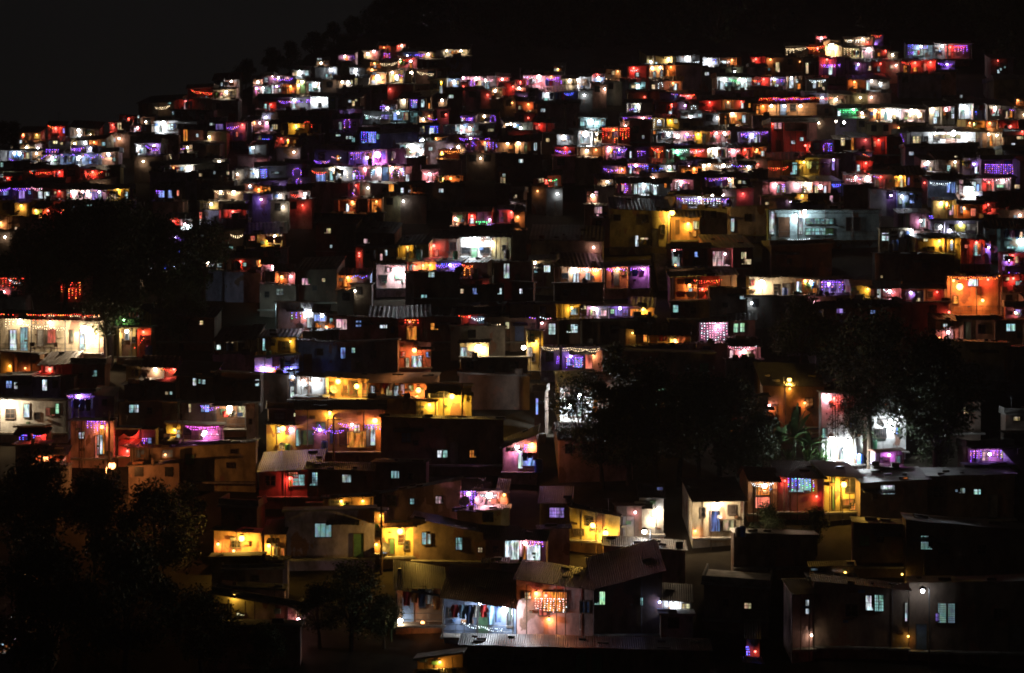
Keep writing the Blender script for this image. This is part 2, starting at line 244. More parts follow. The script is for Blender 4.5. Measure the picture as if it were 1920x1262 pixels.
# one line per house: left right eave base (photo pixels of 1920x1262, turned into metres on the hillside) wall flags ; lamps L, windows W, doors D, fairy garlands G, fairy curtains C
HOUSES = """
401 448 149 166 gr; Lw434,153,1; Ww415,158,5,6
400 443 168 187 cr V; Ly425,173,2.2; Dy415,180,5,12; Wo408,177,5,6
352 399 166 187 rd; Gr362,170,402,175; Ww378,184,3,4; Ww387,183,3,5
330 362 186 212 rd; Lr348,189,.5; Dp348,199,5,22
362 398 186 209 br; Ly398,213,.6
322 366 207 227 wh F; Ww324,212,3,6
258 327 193 218 br; Gy294,202,322,199; Ww318,194,8,3
224 262 218 237 br; Lr242,223,.9; Dw269,219,3,4
205 240 230 248 gr; Lr212,234,.9; Ww226,237,11,13
248 284 235 252 br; Lp259,240,.8; Dw254,244,4,8
290 334 227 252 gr; Lw306,232,7; Ww320,238,10,11; Dw302,242,4,13; Wb327,236,5,9
335 388 243 267 rd; Do348,254,7,21; Ww370,254,4,6
392 422 228 245 li; Ww356,233,9,4
402 472 230 264 bl; Lr455,233,1.6; Gv426,239,450,236; Wv412,238,14,10; Dr444,252,3,9
460 484 225 245 rd; Lo478,222,.8
386 412 272 294 or F; 
466 500 272 295 gr; Lw475,277,1; Ww471,282,9,14
36 76 248 266 br; Lo45,252,1.1; Lo70,253,1.1; Lp54,257,.4
90 122 236 258 rd; Lr105,239,2.2; Gr92,236,118,240; Wv125,245,3,9
132 186 240 258 br; Lw148,238,2.2; Lw150,254,1.2; Ly172,252,1.1; Ww88,261,5,5
144 200 262 280 co; Lw160,267,1; Lo178,267,1.2; Wt205,270,7,6
36 66 270 282 cr; Ly50,277,.8; Ww30,266,4,6
92 132 264 280 gr; Ww104,267,8,5; Ww115,269,5,4
0 17 282 304 wh F; 
16 60 283 306 bl; Lw28,287,1.6; Lw38,287,1.4; Ww50,292,10,11; Gv20,298,40,302
60 84 284 305 br; Ly70,288,1; Ww74,297,4,6
84 114 288 311 gr V; Cv88,281,110,292; Lw100,297,2; Dw104,303,6,12
114 190 288 312 bl V; Zv80,289,196,297; Lw151,295,1.8; Dt150,304,6,13; Wb130,303,8,8; Wb170,302,7,9
190 222 286 312 pk; Ly204,289,2; Ww214,299,6,6
134 184 274 288 li; Gv136,279,160,277; Lw171,278,1; Cv140,279,150,285
255 302 269 291 wh; Lw262,276,1.6; Lv290,274,1.2; Ww268,283,12,12; Gv276,274,300,280; Dp291,284,5,10
340 362 272 286 br; Gv342,280,350,278; Ly353,277,.6; Ww371,275,6,8
364 412 270 296 br; Gy318,290,322,298; Wy313,293,5,8
284 426 309 323 cr F; Lw355,316,7; Lo326,315,.8; Ly411,303,1.4
372 436 320 338 gr; Ww402,324,4,5; Wy428,325,5,5; Ww352,340,4,6; Ww290,328,6,5
445 482 292 315 gr F; 
458 484 315 337 wh; Lw480,322,1.6; Dw474,325,10,18
0 58 304 320 wh F; Ww3,308,5,10
56 120 319 336 rd; Lr114,323,1.6; Gr58,322,110,322; Ww40,320,12,3
150 206 318 336 rd; Lr175,322,2.2; Gr162,325,195,322; Ww212,327,6,5
0 36 330 342 rd; Lr16,332,1.6; Ww3,330,5,5; Wp8,337,8,5
0 24 352 376 bl; Gv0,356,22,352; Wb10,362,12,8; Wv3,362,4,10
24 62 352 376 li; Gv26,353,60,352; Wv41,365,10,14; Wb55,361,5,6
62 98 352 376 br; Gp62,352,82,353; Ww76,366,8,14; Ww88,366,9,12
98 124 354 376 rd; Ww104,362,4,5; Lr112,358,.7; Dr118,366,5,14
124 160 355 377 cr; Lw136,358,2.4; Ww131,366,9,16; Dp152,368,6,16; Lp155,357,1.4
160 193 355 377 pk; Lw166,357,1.6; Lv186,357,1; Wv178,367,10,14; Dw187,367,5,17
193 243 355 377 ye; La222,355,1.4; Wy211,366,20,14; Dw237,366,5,12; Do230,366,4,17
290 340 355 377 br; Cv294,358,304,368; Wb303,364,10,12; Wb320,364,9,14; Dr334,362,4,10
402 456 358 378 br; Ly414,360,1.3; Ly438,360,2.6; Gy404,359,450,361
456 482 344 362 rd; Ly470,344,.6; Wr476,356,6,4
594 618 114 126 br; Ly602,119,1.2; Ww582,111,8,3
546 580 131 147 gr; Lw562,134,2; Ww553,138,8,9; Ww575,137,6,9
490 512 144 160 li; Ww497,150,10,8; Lp512,143,.7
512 552 142 160 li; Gv512,148,548,147; Ly522,138,.8; Wp540,146,12,4
474 492 148 162 pk; Ly484,154,1.8
478 492 160 182 pk; Lp482,166,1; Cv480,164,486,178
492 510 161 180 wh; Ww502,171,14,14; Lw494,163,.8
510 530 158 176 pk; Lw520,162,1; Gv512,163,528,161; Dw524,168,5,9
530 556 158 181 or; Lo545,161,2; Do540,171,4,14; Wr550,172,4,4
556 578 149 176 ye; Ly566,153,1.8; Ly560,160,.8; Gy556,158,576,150
575 600 154 176 wh; Lw592,157,2; Ww584,164,10,14
608 632 126 148 gr; Lw621,131,1.9; Ww613,144,4,10; Ww622,142,6,6
656 684 127 142 gr; Lw667,130,2.6
634 662 149 164 br; Ly642,154,1.6; Lw653,154,2; Wy668,152,4,10
664 692 146 164 co; Dy668,153,5,12
636 666 102 118 li V; Lp648,101,1.8; Cv652,106,664,112; Dw646,110,5,7
682 714 96 116 br; Ly690,101,2.4; Lp702,97,1.2
710 744 86 112 rd; Lo720,89,1.1; Lr716,103,.8; Cv721,101,730,110; Dr716,106,4,10
744 762 82 96 rd; Lr748,87,1; Ly754,86,.8
756 782 99 115 bl; Lb764,105,1; Gb770,104,786,102
782 816 97 113 br; Ly803,102,2.2; Wo792,105,4,6; Wo812,104,5,6; Gv780,104,798,101
816 830 94 113 bl; 
830 880 92 107 cr V; Ly865,93,1.5; Ly838,95,.9; Wy834,100,6,7; Wo848,98,5,5; Wo854,98,5,5
743 782 106 128 rd; Ly750,113,1.8; Lp770,115,1.9; Do770,121,6,14; Gr756,113,776,110
782 836 112 129 br; Dk790,121,5,12; Dk802,121,5,12
694 714 114 130 or; Lo702,119,1.2; Dw703,123,5,8
714 746 116 131 br; Gy714,120,744,118
726 772 132 158 ye; Ly744,144,3.6; Ly736,136,1.2; Dy732,146,5,22; Wo752,143,8,8; Gv750,141,762,143
772 834 130 158 pk; Ly771,137,6; Gy783,135,815,139; Dk812,146,6,16
690 724 136 160 or; Ly708,146,8; Lo698,131,1.4; Lo693,144,1.2
805 838 149 178 cr; La828,154,.9; Dw827,168,5,16; Wk816,161,5,6
838 864 147 168 bl; Lw851,153,1.6; Ww858,155,4,6; Dk846,161,6,14
862 876 142 152 li; Lp869,144,1
876 904 143 167 wh; Cv878,150,890,165; Lp893,147,1.8; Gr886,149,900,146; Ww897,156,10,9
904 930 143 168 wh; Lw911,151,1.8; Wb902,160,8,9; Ww914,160,8,14; Gp905,148,928,150
932 956 145 162 rd; Gr934,149,952,146; Lp941,149,1.2; Dp942,155,4,9
922 942 165 186 or; Ly929,170,1.9; Do925,180,3,8
940 964 155 182 rd; Lr962,163,1.4
484 546 184 206 gr F; Gv526,190,566,190; Dk497,196,5,14
546 582 183 206 gr; Lw552,188,1.7; Dw551,196,5,14; Gv558,190,568,192
582 634 182 206 wh F; Lw590,188,1.8; Lw605,186,2.4; Cv576,188,582,194; Wk600,197,6,8
494 518 192 210 rd; Lr508,196,.9; Ww498,200,4,10; Ww505,202,3,10
640 676 183 203 br; Ww656,190,6,4; Ww663,194,5,9; Ww669,188,6,3
742 808 184 207 br; Ly757,187,1.7; Cv772,188,782,201; Wb777,195,11,15; Dw794,194,7,14; Do812,199,3,10
822 838 184 204 br; Ly829,188,1.6
716 742 196 212 li; Lw727,203,1.7; Cv714,200,722,208
680 736 209 234 gr V; Gw684,216,718,219; Ww688,220,5,7; Wv722,219,14,8; Ww706,221,6,5
736 792 208 233 te V; Lt748,212,1.4; Wb745,218,16,14; Ww761,218,8,14; Ww778,216,10,8
624 674 223 246 pk; Dw638,236,5,14; Av651,231,10,16; Wk664,232,5,6
784 802 219 234 br; Ly793,224,1.7; Gv802,222,818,224
864 892 217 233 li; Gv866,220,886,222; Cv880,222,886,230; Ww861,224,4,6
896 930 214 232 br; Ly909,217,2.2; Av925,222,9,10
855 890 232 252 bl; Lw881,240,1.3; Ww864,241,6,14; Ww895,243,4,5
890 928 232 252 co; Ww920,244,10,5
944 968 228 240 br; Ly950,234,1; Ly957,233,.8
525 600 231 253 ye; La555,232,2.2; Wo567,237,7,6; Ar577,234,14,12; Dk535,242,8,18
476 506 226 246 li; Lp487,231,1.2; Lp500,231,1.1; Wy582,226,5,4
505 525 232 248 gr; Ww513,238,14,9; Dw509,242,4,8
480 512 252 266 bl; Ww483,258,8,7; Gb496,261,508,261
522 560 258 274 br; Lr528,261,.8; Lo540,263,.9; Wo548,266,12,6
620 668 252 270 gr; Ww655,258,12,5; Dt662,262,6,8; Ww634,254,8,3
674 712 246 281 li; Hb678,248,704,268; Wb691,258,26,20; Dt710,256,5,10
712 786 250 283 li F; Ww721,247,4,5; Wo748,246,5,7
786 822 236 256 li; Cb808,238,820,249; Ww795,242,6,10; Ww812,246,14,12
832 862 234 256 cr; Lw866,238,1.7; Dw864,241,7,14; Wk846,245,4,6
836 860 253 268 br; Ww820,262,3,3
788 836 258 266 gr; Lw793,263,1.6; Lo816,260,1.7; Lb788,264,.4
744 796 270 296 gr; Lw772,275,8; Lw790,284,2; Ww755,276,11,8; Ww766,284,9,12; Ww783,290,8,8
822 862 280 300 rd; Lo829,286,2; Go836,284,870,281; 
850 872 270 290 br; Ly860,276,2.2
860 906 256 272 li; Gv862,260,920,259; Lp882,259,1.3
872 932 263 286 rd; Lo910,265,1.8; Cv874,270,886,276; Dw911,275,4,14; Cb914,268,931,280; Gv886,266,896,274
932 1014 264 289 or; Ly973,268,3; Ly952,269,1.3; Dw1004,275,5,14; Dk985,277,5,14; Wo958,276,9,6
590 652 282 310 bl F; Gv590,302,618,302; Gp622,294,640,296; Wo634,296,5,9
650 700 284 310 bl; Hv651,287,694,299; Lv690,296,2
696 762 280 310 li; Lm706,291,18; Dm704,297,10,22; Dm712,294,5,20; Ww735,298,3,5
480 536 312 338 gr F; Ww481,325,6,16; Hb489,318,500,335; Wb495,327,10,18; Ww516,324,14,3
536 584 308 348 co F; Av557,322,15,12; Av560,342,8,14
584 616 314 342 bl; Gr586,321,612,323; Db605,333,10,14; Db597,333,8,14
616 660 312 342 wh; Lw640,317,2.4; Ly624,318,1.2; Dt621,330,6,20; Ay645,325,12,16; Dw632,328,4,18
660 708 312 342 pk; Lp685,317,1.3; Av668,325,12,10; Dw660,331,5,12; Cv664,330,682,337; Ww697,325,5,8
708 772 311 343 pk; Lw709,318,2.2; Ly735,315,2; Lp752,318,1.6; Aw702,325,12,14; Av741,326,14,14; Aw752,326,10,14; Dv756,322,3,16; Dw764,334,6,13
792 822 318 343 pk; Lp805,327,2.6; Gp795,325,820,324; Dp806,334,6,14
818 868 330 342 or V; Lo846,334,2.4; Lo832,335,1.4; Wo825,337,7,8
934 952 322 346 br; Ww945,329,5,6; Ww943,338,9,12
476 510 349 362 or; Lo486,355,1.2; Wo500,355,14,7
510 540 358 376 br; Lw525,367,2
540 582 356 374 rd; Lw571,364,2.2; Gr546,365,566,364; Wp600,364,10,8
652 674 343 370 rd; Dp665,350,4,18; Lr668,348,.6; Gv662,362,668,368
694 748 345 366 co; Do734,352,9,14; Wk720,356,6,6
748 796 346 366 br; Ww754,357,5,9; Lo776,358,.4; Ww768,358,4,5
625 690 374 400 rd; Lo662,378,2; Dw652,390,5,16; Wk665,384,6,6
694 716 372 400 or; Lo707,378,.9; Do702,388,9,20
980 1022 141 163 pk; Lp1012,143,6; Cv983,145,990,160; Gp984,144,1020,143; Ww1000,152,10,8; Ap1006,152,8,12
1022 1056 143 164 li; Lo1034,143,1; Gv1026,148,1048,145; Cv1042,146,1052,160; Dv1032,155,5,14
1054 1082 149 164 cr F; Ly1068,151,1.8
1082 1108 144 168 gr; Lw1083,147,6
1038 1056 124 138 br; Lo1047,130,1.1; Ww1033,131,6,5; Ww1016,131,3,4
1110 1134 136 156 bl; Lw1122,146,2.2; Lr1120,138,1.6
1136 1164 130 152 co; Lo1158,134,.8; Wy1150,137,6,7; Gy1137,148,1146,150
966 986 150 172 rd; Lr976,153,1.6; Ly974,166,1.9; Lo962,165,1.1
1162 1218 124 148 rd S; Lr1188,126,2.6; Ww1195,140,5,7; Gw1183,133,1196,131
1216 1267 122 146 or; Ly1223,128,1.5; Ly1238,127,1.7; Lo1258,126,1.2; Dw1227,139,4,11; Dw1240,138,4,14; Do1252,138,6,14
1212 1268 105 122 ye; Ly1253,111,2; Lw1219,116,.7; Dw1230,119,4,4
1268 1312 104 124 gr; Lw1288,108,2.4; Gw1275,117,1310,116; Wk1300,116,5,6
1318 1346 108 126 gr; Lw1329,114,5; Cb1334,112,1342,120
1346 1390 108 124 br; Lo1372,113,1.7; Gw1350,114,1370,115; Ww1358,117,5,5; Gw1366,134,1380,136
1408 1436 106 124 rd; Lr1417,111,1.8; Lo1440,112,.8; Wr1412,114,5,5
1344 1376 145 170 wh; Lw1357,149,1.6; Gg1366,148,1386,150; Dw1353,160,6,16; Wt1362,158,6,7
1376 1410 145 170 te; Ly1385,149,1.7; Lw1396,151,1.6; Dg1384,154,8,9; Dw1398,160,6,16
1410 1444 144 163 rd; Lr1432,149,2; Ww1422,157,5,5; Gr1412,151,1430,150
1240 1280 152 172 pk; Lo1262,153,1.6; Dw1266,163,5,12; Ww1259,160,4,6
1180 1210 154 172 te; Lt1196,161,2; Ww1188,162,8,6
1218 1244 152 170 br; Aw1238,160,8,10; Ww1225,163,6,8
1256 1272 174 190 bl; Gv1259,177,1270,178; Wb1266,183,5,9
1272 1306 175 187 rd; Gr1274,178,1302,177; Lr1293,180,1.2; Cp1275,180,1300,186
1010 1084 172 194 gr; Lw1026,174,1.6; Gb1058,176,1076,174; Ww1024,187,7,5; Dk1044,184,5,14; Wk1054,180,5,5
968 1000 190 210 rd; Lo991,196,1.6; Ww976,202,7,6; Wr990,209,6,4
1172 1222 194 216 cr; Lw1196,198,1.9; Gv1178,205,1190,203; Dw1192,204,6,12
1228 1270 192 216 rd; Lr1259,195,1.3; Dw1257,208,5,14
1288 1310 196 212 br; Aw1300,203,8,9; 
1310 1352 188 210 rd; Lr1331,190,1.4; Lo1365,189,.9
1352 1420 187 212 br; Lr1390,188,1.4; Dw1392,198,4,10; Lo1366,190,.7; Wo1405,198,4,8
1084 1136 221 243 te; Lw1108,226,2.2; Lt1120,230,1; Ww1094,232,12,8; Wt1132,232,6,7
956 1000 230 246 br; Lw965,234,1.1; Lt977,240,1.7
1000 1040 230 248 rd; Lr1012,232,1; Wr1007,239,5,7
1166 1226 219 226 pk F; Gv1168,221,1220,222; Lp1205,222,1.4; Gp1180,223,1222,223
1224 1272 222 244 ye; La1256,224,1.5; Ly1235,227,.8; Ww1267,227,7,7; Gw1226,224,1226,246; Gw1226,246,1268,245
1276 1316 208 226 gr; Lw1294,219,2; Ww1313,216,6,5
1348 1400 212 236 or; Ly1372,213,2.6; Do1360,226,3,16; Do1374,226,7,12; Dw1395,223,6,14; Lo1378,218,.8
1414 1440 195 217 or; Lo1430,199,1.5; Do1420,206,4,14
1044 1076 252 276 gr; Lw1056,256,2.8; Wb1065,258,5,5
1076 1128 246 276 wh; Lw1096,252,9; Dw1096,260,18,17; Ly1118,252,2.8
1128 1182 240 272 rd F; Lo1150,244,1.8; Cr1130,241,1179,268; Gr1130,242,1178,240
1128 1182 274 300 pk; Lp1141,277,2; Lv1160,281,2; Gv1150,284,1176,279; Wv1166,283,6,6; Dp1146,288,5,14
1180 1222 226 266 rd F; Ww1206,257,4,6; Gr1170,225,1170,240
1222 1262 246 268 gr; Lw1253,250,2.4; Do1227,254,4,18; Ww1240,257,6,6; Gw1244,246,1262,250
1262 1302 246 268 pk; Lw1270,255,2.6; Lp1288,252,1; Cv1283,254,1300,260; Dp1285,260,5,12
1300 1332 246 270 ye; La1309,252,2.2; Dk1320,260,5,16; Do1302,262,3,12
1330 1370 245 269 rd; Lp1343,250,1.6; Lw1358,250,2; Dp1355,258,5,15; Dw1340,258,4,15; Gr1332,249,1368,247; Wo1372,257,6,6
1384 1442 246 270 li; Gv1386,250,1440,247; Cv1386,252,1396,262; Lw1410,253,1.5; Cb1400,254,1416,260; Dw1417,262,4,12
1040 1078 276 292 rd; Lr1060,276,2; Gv1042,282,1072,284; Wb1068,284,5,4
1082 1128 276 296 br; Ly1100,283,2.2; Lo1117,281,1.2; Dk1107,286,4,12; Wp1094,294,6,4
1178 1246 276 300 br; Dw1183,290,4,12; Cv1196,284,1210,294; Gr1222,278,1242,284; Wy1228,290,3,14; Lr1233,276,.8; Do1235,290,3,14
1246 1294 279 299 te; Lg1270,284,2.2; Gw1252,282,1290,281; Dt1256,290,6,14; Wg1277,287,6,6
1294 1327 279 298 or; Lr1305,283,2.2; Do1302,291,4,12; Gp1294,284,1320,281
1327 1362 276 298 wh; Lw1341,281,3; Dw1349,289,6,16; Ww1335,288,6,12; Ly1330,280,1
1362 1388 278 297 pk; Lp1374,281,2; Gp1364,283,1386,281; Dp1367,289,4,12
1386 1414 276 297 rd; Lr1396,281,2.2; Dr1401,288,4,13
1410 1438 276 297 or; Lo1418,281,2.2; Ww1430,288,6,9; Wr1436,280,4,5
1130 1174 312 328 li; Gv1132,317,1170,318; Lo1166,317,1.8; Cb1140,318,1158,322
1172 1216 306 328 pk; Lp1192,310,2.6; Gv1174,309,1214,309; Cb1196,312,1214,322; Dp1190,318,5,14; Dw1182,319,4,15
1216 1266 308 324 bl; Cb1224,316,1242,321; Ly1255,313,2; Dt1256,318,6,12
1274 1316 312 326 or; Lo1301,316,2.2; Do1284,320,12,7
1310 1344 308 322 br; Ly1320,311,2.4; Ly1330,309,1
1342 1380 306 322 br; Ly1356,309,3.2; Gb1372,310,1390,312; Gw1340,311,1372,310
1384 1416 308 322 br; Gv1386,311,1400,310; Ly1403,312,1.9
1316 1378 332 354 br; Gv1318,335,1360,333; Ly1367,335,2.4; Ww1352,350,6,16; Ww1360,350,6,16; Ww1370,349,6,14
1380 1410 334 352 br; Ww1383,342,8,7; Ww1396,342,8,5
1410 1440 318 340 br; Wk1422,330,6,8
1120 1150 336 350 br; Ly1138,339,2; Wy1140,344,8,6
1158 1184 344 366 rd; Dp1168,354,5,18; Cv1172,345,1176,364; Gr1164,345,1174,346
1186 1222 342 367 te; Lw1207,345,3; Dw1200,356,8,18; Dw1192,356,6,20; Ww1214,353,6,10
1222 1258 344 368 gr; Gw1222,346,1238,347; Dw1228,356,7,18; Wo1248,348,4,8
1258 1300 337 360 pk; Lp1277,341,1.8; Dw1272,350,4,16; Gv1284,340,1292,344; Wp1284,350,8,10; Aw1270,346,6,14
1100 1122 362 384 rd; Ly1111,362,2.8; Wp1122,363,6,8; Wr1078,363,8,6
1320 1352 362 376 br; Ly1335,367,1.8
1268 1372 370 390 li V; Lw1310,372,2; Cw1280,373,1350,386; Gv1270,372,1366,373; Wv1362,379,10,8
1000 1024 334 346 br; Wy1015,338,9,9; Lr1025,330,.7; Lr1033,331,.8
1024 1052 328 352 br; Gg1030,338,1046,336; Ww1042,344,6,8
960 982 360 378 br; Ww966,368,6,5; Ww990,302,8,6
1516 1548 85 104 rd; Lr1532,90,1.4; Gr1510,90,1546,86; Co1512,90,1544,98; Wo1528,92,5,6
1472 1514 88 106 br; Cy1476,92,1488,104; Gy1474,92,1512,90
1530 1552 68 84 pk; Lp1540,72,1.6; Gr1532,70,1548,68; Wp1541,76,8,6
1582 1640 70 86 br; Ly1617,74,1.8; Lr1626,80,1.2; Gy1584,76,1630,72; Cw1590,76,1620,82
1630 1656 66 88 li; Gr1634,67,1652,67; Lv1638,82,1.4
1544 1576 76 106 or; Ly1556,88,20
1578 1612 90 112 ye; Lw1606,97,1; Cy1582,92,1600,108; Wo1592,102,8,7
1612 1642 88 112 pk; Lw1628,92,2; Ww1612,103,6,12; Cp1618,96,1630,106; Dp1634,104,4,14
1640 1668 92 112 br; Lr1660,95,1.2; Wo1648,102,4,6
1664 1684 98 112 br; Ly1673,103,1.2
1528 1584 107 144 pk S; Lr1550,112,2.4; Gv1539,123,1576,121; Cv1540,122,1574,127; Dw1557,132,7,16; Dr1550,116,3,12
1506 1528 116 142 br; Dy1513,128,5,20; Dk1523,130,5,18
1436 1470 108 144 br; Lo1444,110,1.6; Dy1458,126,7,18; Ww1442,130,4,4
1700 1748 84 112 te V; Hb1704,84,1738,93; Dw1728,95,6,18; Lw1726,86,1.8; Cv1704,98,1712,106; Wt1718,100,12,10
1748 1772 84 112 gr V; Lw1764,87,2.4; Ww1760,92,14,6
1772 1818 84 112 rd V; Lr1780,89,2; Cv1790,86,1812,104; Gr1774,87,1812,86; Dr1780,98,5,14
1688 1762 113 140 rd; Lr1715,118,2.6; Lr1744,116,2.6; Gr1690,117,1716,117; Do1697,130,5,14; Wo1716,130,6,8; Dr1734,126,5,14
1756 1790 115 134 li; Gv1758,119,1786,121; Lv1775,121,.8
1858 1900 110 140 co; Ww1877,130,6,4; Ww1872,134,4,6; Lr1870,112,.1; Ww1884,126,3,3; Ww1876,142,3,3
1596 1616 116 140 br; Wv1606,128,5,10; Lv1608,121,.7
1616 1650 116 140 br; Ww1630,128,6,8; Ww1652,129,4,9; Lr1651,117,1
1438 1474 145 168 wh; Lw1452,149,1.6; Cv1446,150,1470,158; Dw1456,156,7,18; Wb1468,156,5,6
1474 1504 142 172 or; Lw1484,146,1.2; Dw1484,155,7,20; Ww1494,152,4,6; Wo1498,162,6,10
1512 1552 148 174 br; Gw1518,151,1548,150; Ww1527,158,5,14; Ww1538,157,7,12; Ww1544,166,4,6
1590 1624 149 174 or; Lo1602,154,2; Do1604,160,7,12
1624 1668 148 172 br; Dw1627,160,6,18; Lw1634,151,.9; Lw1650,157,1.2; Ww1650,160,5,7
1416 1532 190 218 or V; Ly1446,199,2.6; Ly1470,199,2.6; Ly1500,200,2.6; Gr1416,183,1560,183; Gv1450,185,1520,185
1532 1570 198 220 br; Wk1550,208,6,8
1554 1594 178 200 cr; Ly1567,187,2.2; Ww1572,190,10,6; Gy1556,184,1570,180
1570 1612 204 222 te; Lg1600,206,1.2; Cg1576,207,1608,213; Ww1572,213,5,10
1606 1626 208 222 br; Ly1616,211,1.9
1626 1652 204 230 or; Ly1640,208,2; Lo1646,211,1; Wb1634,213,6,6; Do1646,217,5,14
1652 1690 203 228 wh; Lw1668,209,3; Lw1681,210,2.2; Ly1656,208,1.6; Dt1660,217,5,16; Ww1676,220,7,10
1690 1734 206 230 li F; Ly1708,210,8; Ly1716,210,6
1742 1790 200 234 wh; Ly1748,202,1.9; Lp1773,205,1.6; Dw1786,212,5,20; Ww1756,213,8,12; Dw1753,226,6,12; Wo1770,212,6,8
1790 1846 194 228 gr; Lw1805,202,7; Dw1804,214,7,20; Cb1818,210,1830,216; Ww1801,181,5,5
1848 1906 198 228 gr; Ly1864,200,2.6; Ww1866,212,14,10; Ww1888,214,8,16; Gv1890,206,1906,206; Wo1894,213,8,14
1906 1924 184 206 br; Lo1908,188,1.6
1810 1850 226 240 ye; Lo1816,231,1; La1824,232,.9
1850 1922 226 243 rd; Lo1855,231,2; Lr1894,237,1.8; Wp1893,239,10,5
1700 1830 246 274 wh V; Lw1784,247,9; Lw1811,255,2.4; Lw1750,250,1.2; Ww1776,256,50,6; Wk1735,262,8,12; Ww1718,262,14,12; Wk1757,260,8,6
1830 1880 248 278 cr V; Ly1850,252,1.6; Do1858,264,5,18; Ly1866,254,.8
1882 1922 256 276 or F; Ww1912,258,12,6; Lr1916,247,1; Ww1900,273,6,9
1446 1532 230 288 rd F; Wp1458,236,14,11; Ww1488,267,8,5; Ww1503,261,6,6; Dk1459,273,6,18; Lr1448,233,.8
1512 1568 264 288 rd; Lr1510,273,2; Av1551,276,14,14; Ab1558,276,9,14; Dr1518,278,3,14
1564 1594 262 286 br; Ww1580,266,7,14; Lw1582,230,2.6; Ly1567,228,1.2
1594 1632 258 284 bl; Do1597,270,5,22; Do1613,283,24,3; Lr1622,260,.7
1632 1692 256 290 rd; Lr1647,263,1.8; Wr1640,270,4,10; Dk1655,274,5,16
1684 1700 250 275 br F; Gv1688,252,1694,266
1440 1506 300 333 ye; Gr1442,315,1478,313; Ww1488,316,12,22; La1507,303,3; Dk1506,318,7,20
1506 1572 298 332 ol F; Wk1524,310,8,6; Dv1562,310,5,18; Lv1562,300,.5
1606 1636 302 324 rd; Lr1623,306,1.8; Ww1609,315,5,12; Gr1618,290,1630,294
1726 1752 300 332 br; Lw1738,305,2.6; Lp1733,308,.8; Ww1744,322,6,16
1752 1800 298 325 br; Ly1790,304,1; Ww1793,295,6,5; Ww1778,316,8,12; Dy1791,311,4,10
1800 1836 296 328 li; Lv1826,308,1; Ww1832,318,8,14; Ly1840,296,1
1838 1906 300 332 br F; Hv1846,309,1902,328
1838 1904 334 360 pk; Lr1854,342,2.4; Gp1844,336,1896,334; Wr1854,350,5,12; Wg1876,349,14,5; Lw1880,335,.8
1584 1634 328 346 pk; Lp1604,330,1.8; Lw1626,329,1.8; Gp1588,336,1632,332
1634 1676 328 354 br; Gb1638,331,1646,333; Lr1651,332,1; Dk1645,344,5,16; Dk1657,344,5,16
1674 1728 327 355 or; La1688,330,3.2; Do1681,344,6,18; Dy1690,344,5,18; Dv1703,340,4,14; Wk1718,338,6,6
1430 1474 341 368 pk; Lp1453,346,2.2; Dt1459,354,5,14; Cv1466,346,1470,362; Ww1478,354,7,14
1474 1522 340 366 wh; Ly1515,344,2.8; Cw1502,347,1520,360; Ww1508,356,8,12; Lp1494,346,1.2
1522 1578 340 366 pk; Lp1537,349,2; Gb1554,345,1576,345; Cb1556,346,1575,352; Ww1530,356,6,14; Dw1546,356,6,14
1740 1792 338 372 bl; Db1787,352,7,20; Db1778,352,6,18; Gw1744,342,1780,343
1792 1842 336 378 wh; Lw1816,356,9; Dp1801,350,8,24; Ww1826,350,8,18; Db1834,352,5,12
1490 1574 364 380 br; La1503,367,2; Wp1560,374,8,14; Wy1496,376,14,6
1682 1728 360 394 bl; Lw1690,368,1.4; Ww1688,375,5,14; Db1710,372,8,18
1750 1794 376 410 ye; La1775,380,2.2; Ly1764,379,1.4; Wp1783,394,8,18
1794 1844 384 412 or; Lo1805,390,2; Ww1802,393,5,12; Dr1825,398,10,14
1842 1868 378 402 rd; Lr1850,384,2.4
1870 1926 360 392 rd F; Ww1907,350,10,7; Wk1890,374,8,10
28 54 380 408 br; La41,386,2.2
60 88 390 410 ye; La69,393,2.4; Lr92,387,1.8
104 128 390 408 rd; Lr114,394,1.6; Cr116,394,127,404
128 156 384 413 gr F; Dt137,397,5,22
156 190 376 396 br; Ww168,384,9,4; Wp160,376,10,3
0 36 406 432 gr; Lo2,418,1.6; Lw7,434,1; Ww6,434,5,5; Ww30,428,4,4
318 336 410 424 rd; Lr326,415,1.8; Cr320,410,334,420
336 360 410 434 gr; Lw353,426,6; Lp346,420,1
292 346 440 458 li; Gv318,443,346,442; Gw294,440,312,444; Lv330,443,.7; Lp311,446,.6
310 346 464 476 bl; Gb312,465,344,469
262 300 490 512 br; Cw266,494,284,507; Ww309,521,5,6
300 342 494 508 bl; Gb306,499,338,500; Lb330,499,.7
372 412 394 424 li; Dr376,408,5,20; Wk386,416,4,5; Dw368,418,4,14; Wk404,410,4,8
374 410 378 396 ye; Ly398,383,1.7
420 462 392 410 pk; Lr437,396,3; Wp440,402,18,8
406 456 434 470 br; Wt433,466,7,8; Gy432,440,454,441
462 536 438 466 ye; Ly515,444,3.2; Wr472,447,12,8; La502,452,1.6; Wy526,444,5,8
380 420 488 506 br; Ly390,491,2.4; Ww412,497,8,7
424 486 486 510 or; Lr452,491,2.4; Wk441,499,6,8; Ww459,496,6,6
472 492 482 500 or; Lo490,490,2.2; Ww504,494,5,5
490 517 495 536 pk; Lp512,500,1.6
516 553 508 537 pk; Lo528,519,2.4; Lp545,518,.6
556 632 505 566 br; Wp574,528,15,12; Ww607,525,6,6; Wk590,540,8,8
486 556 534 580 br; Ww525,547,12,11; Wk500,552,8,10
520 588 568 620 gr F; Lw578,584,2.2; Cx547,582,571,600; Dt580,605,8,18; Lp571,594,.8
588 616 585 620 gr; Lw604,591,2.4; Wb600,596,24,12; Do596,610,10,8
612 632 592 618 br; Wt621,602,5,10; Lo612,613,1.6
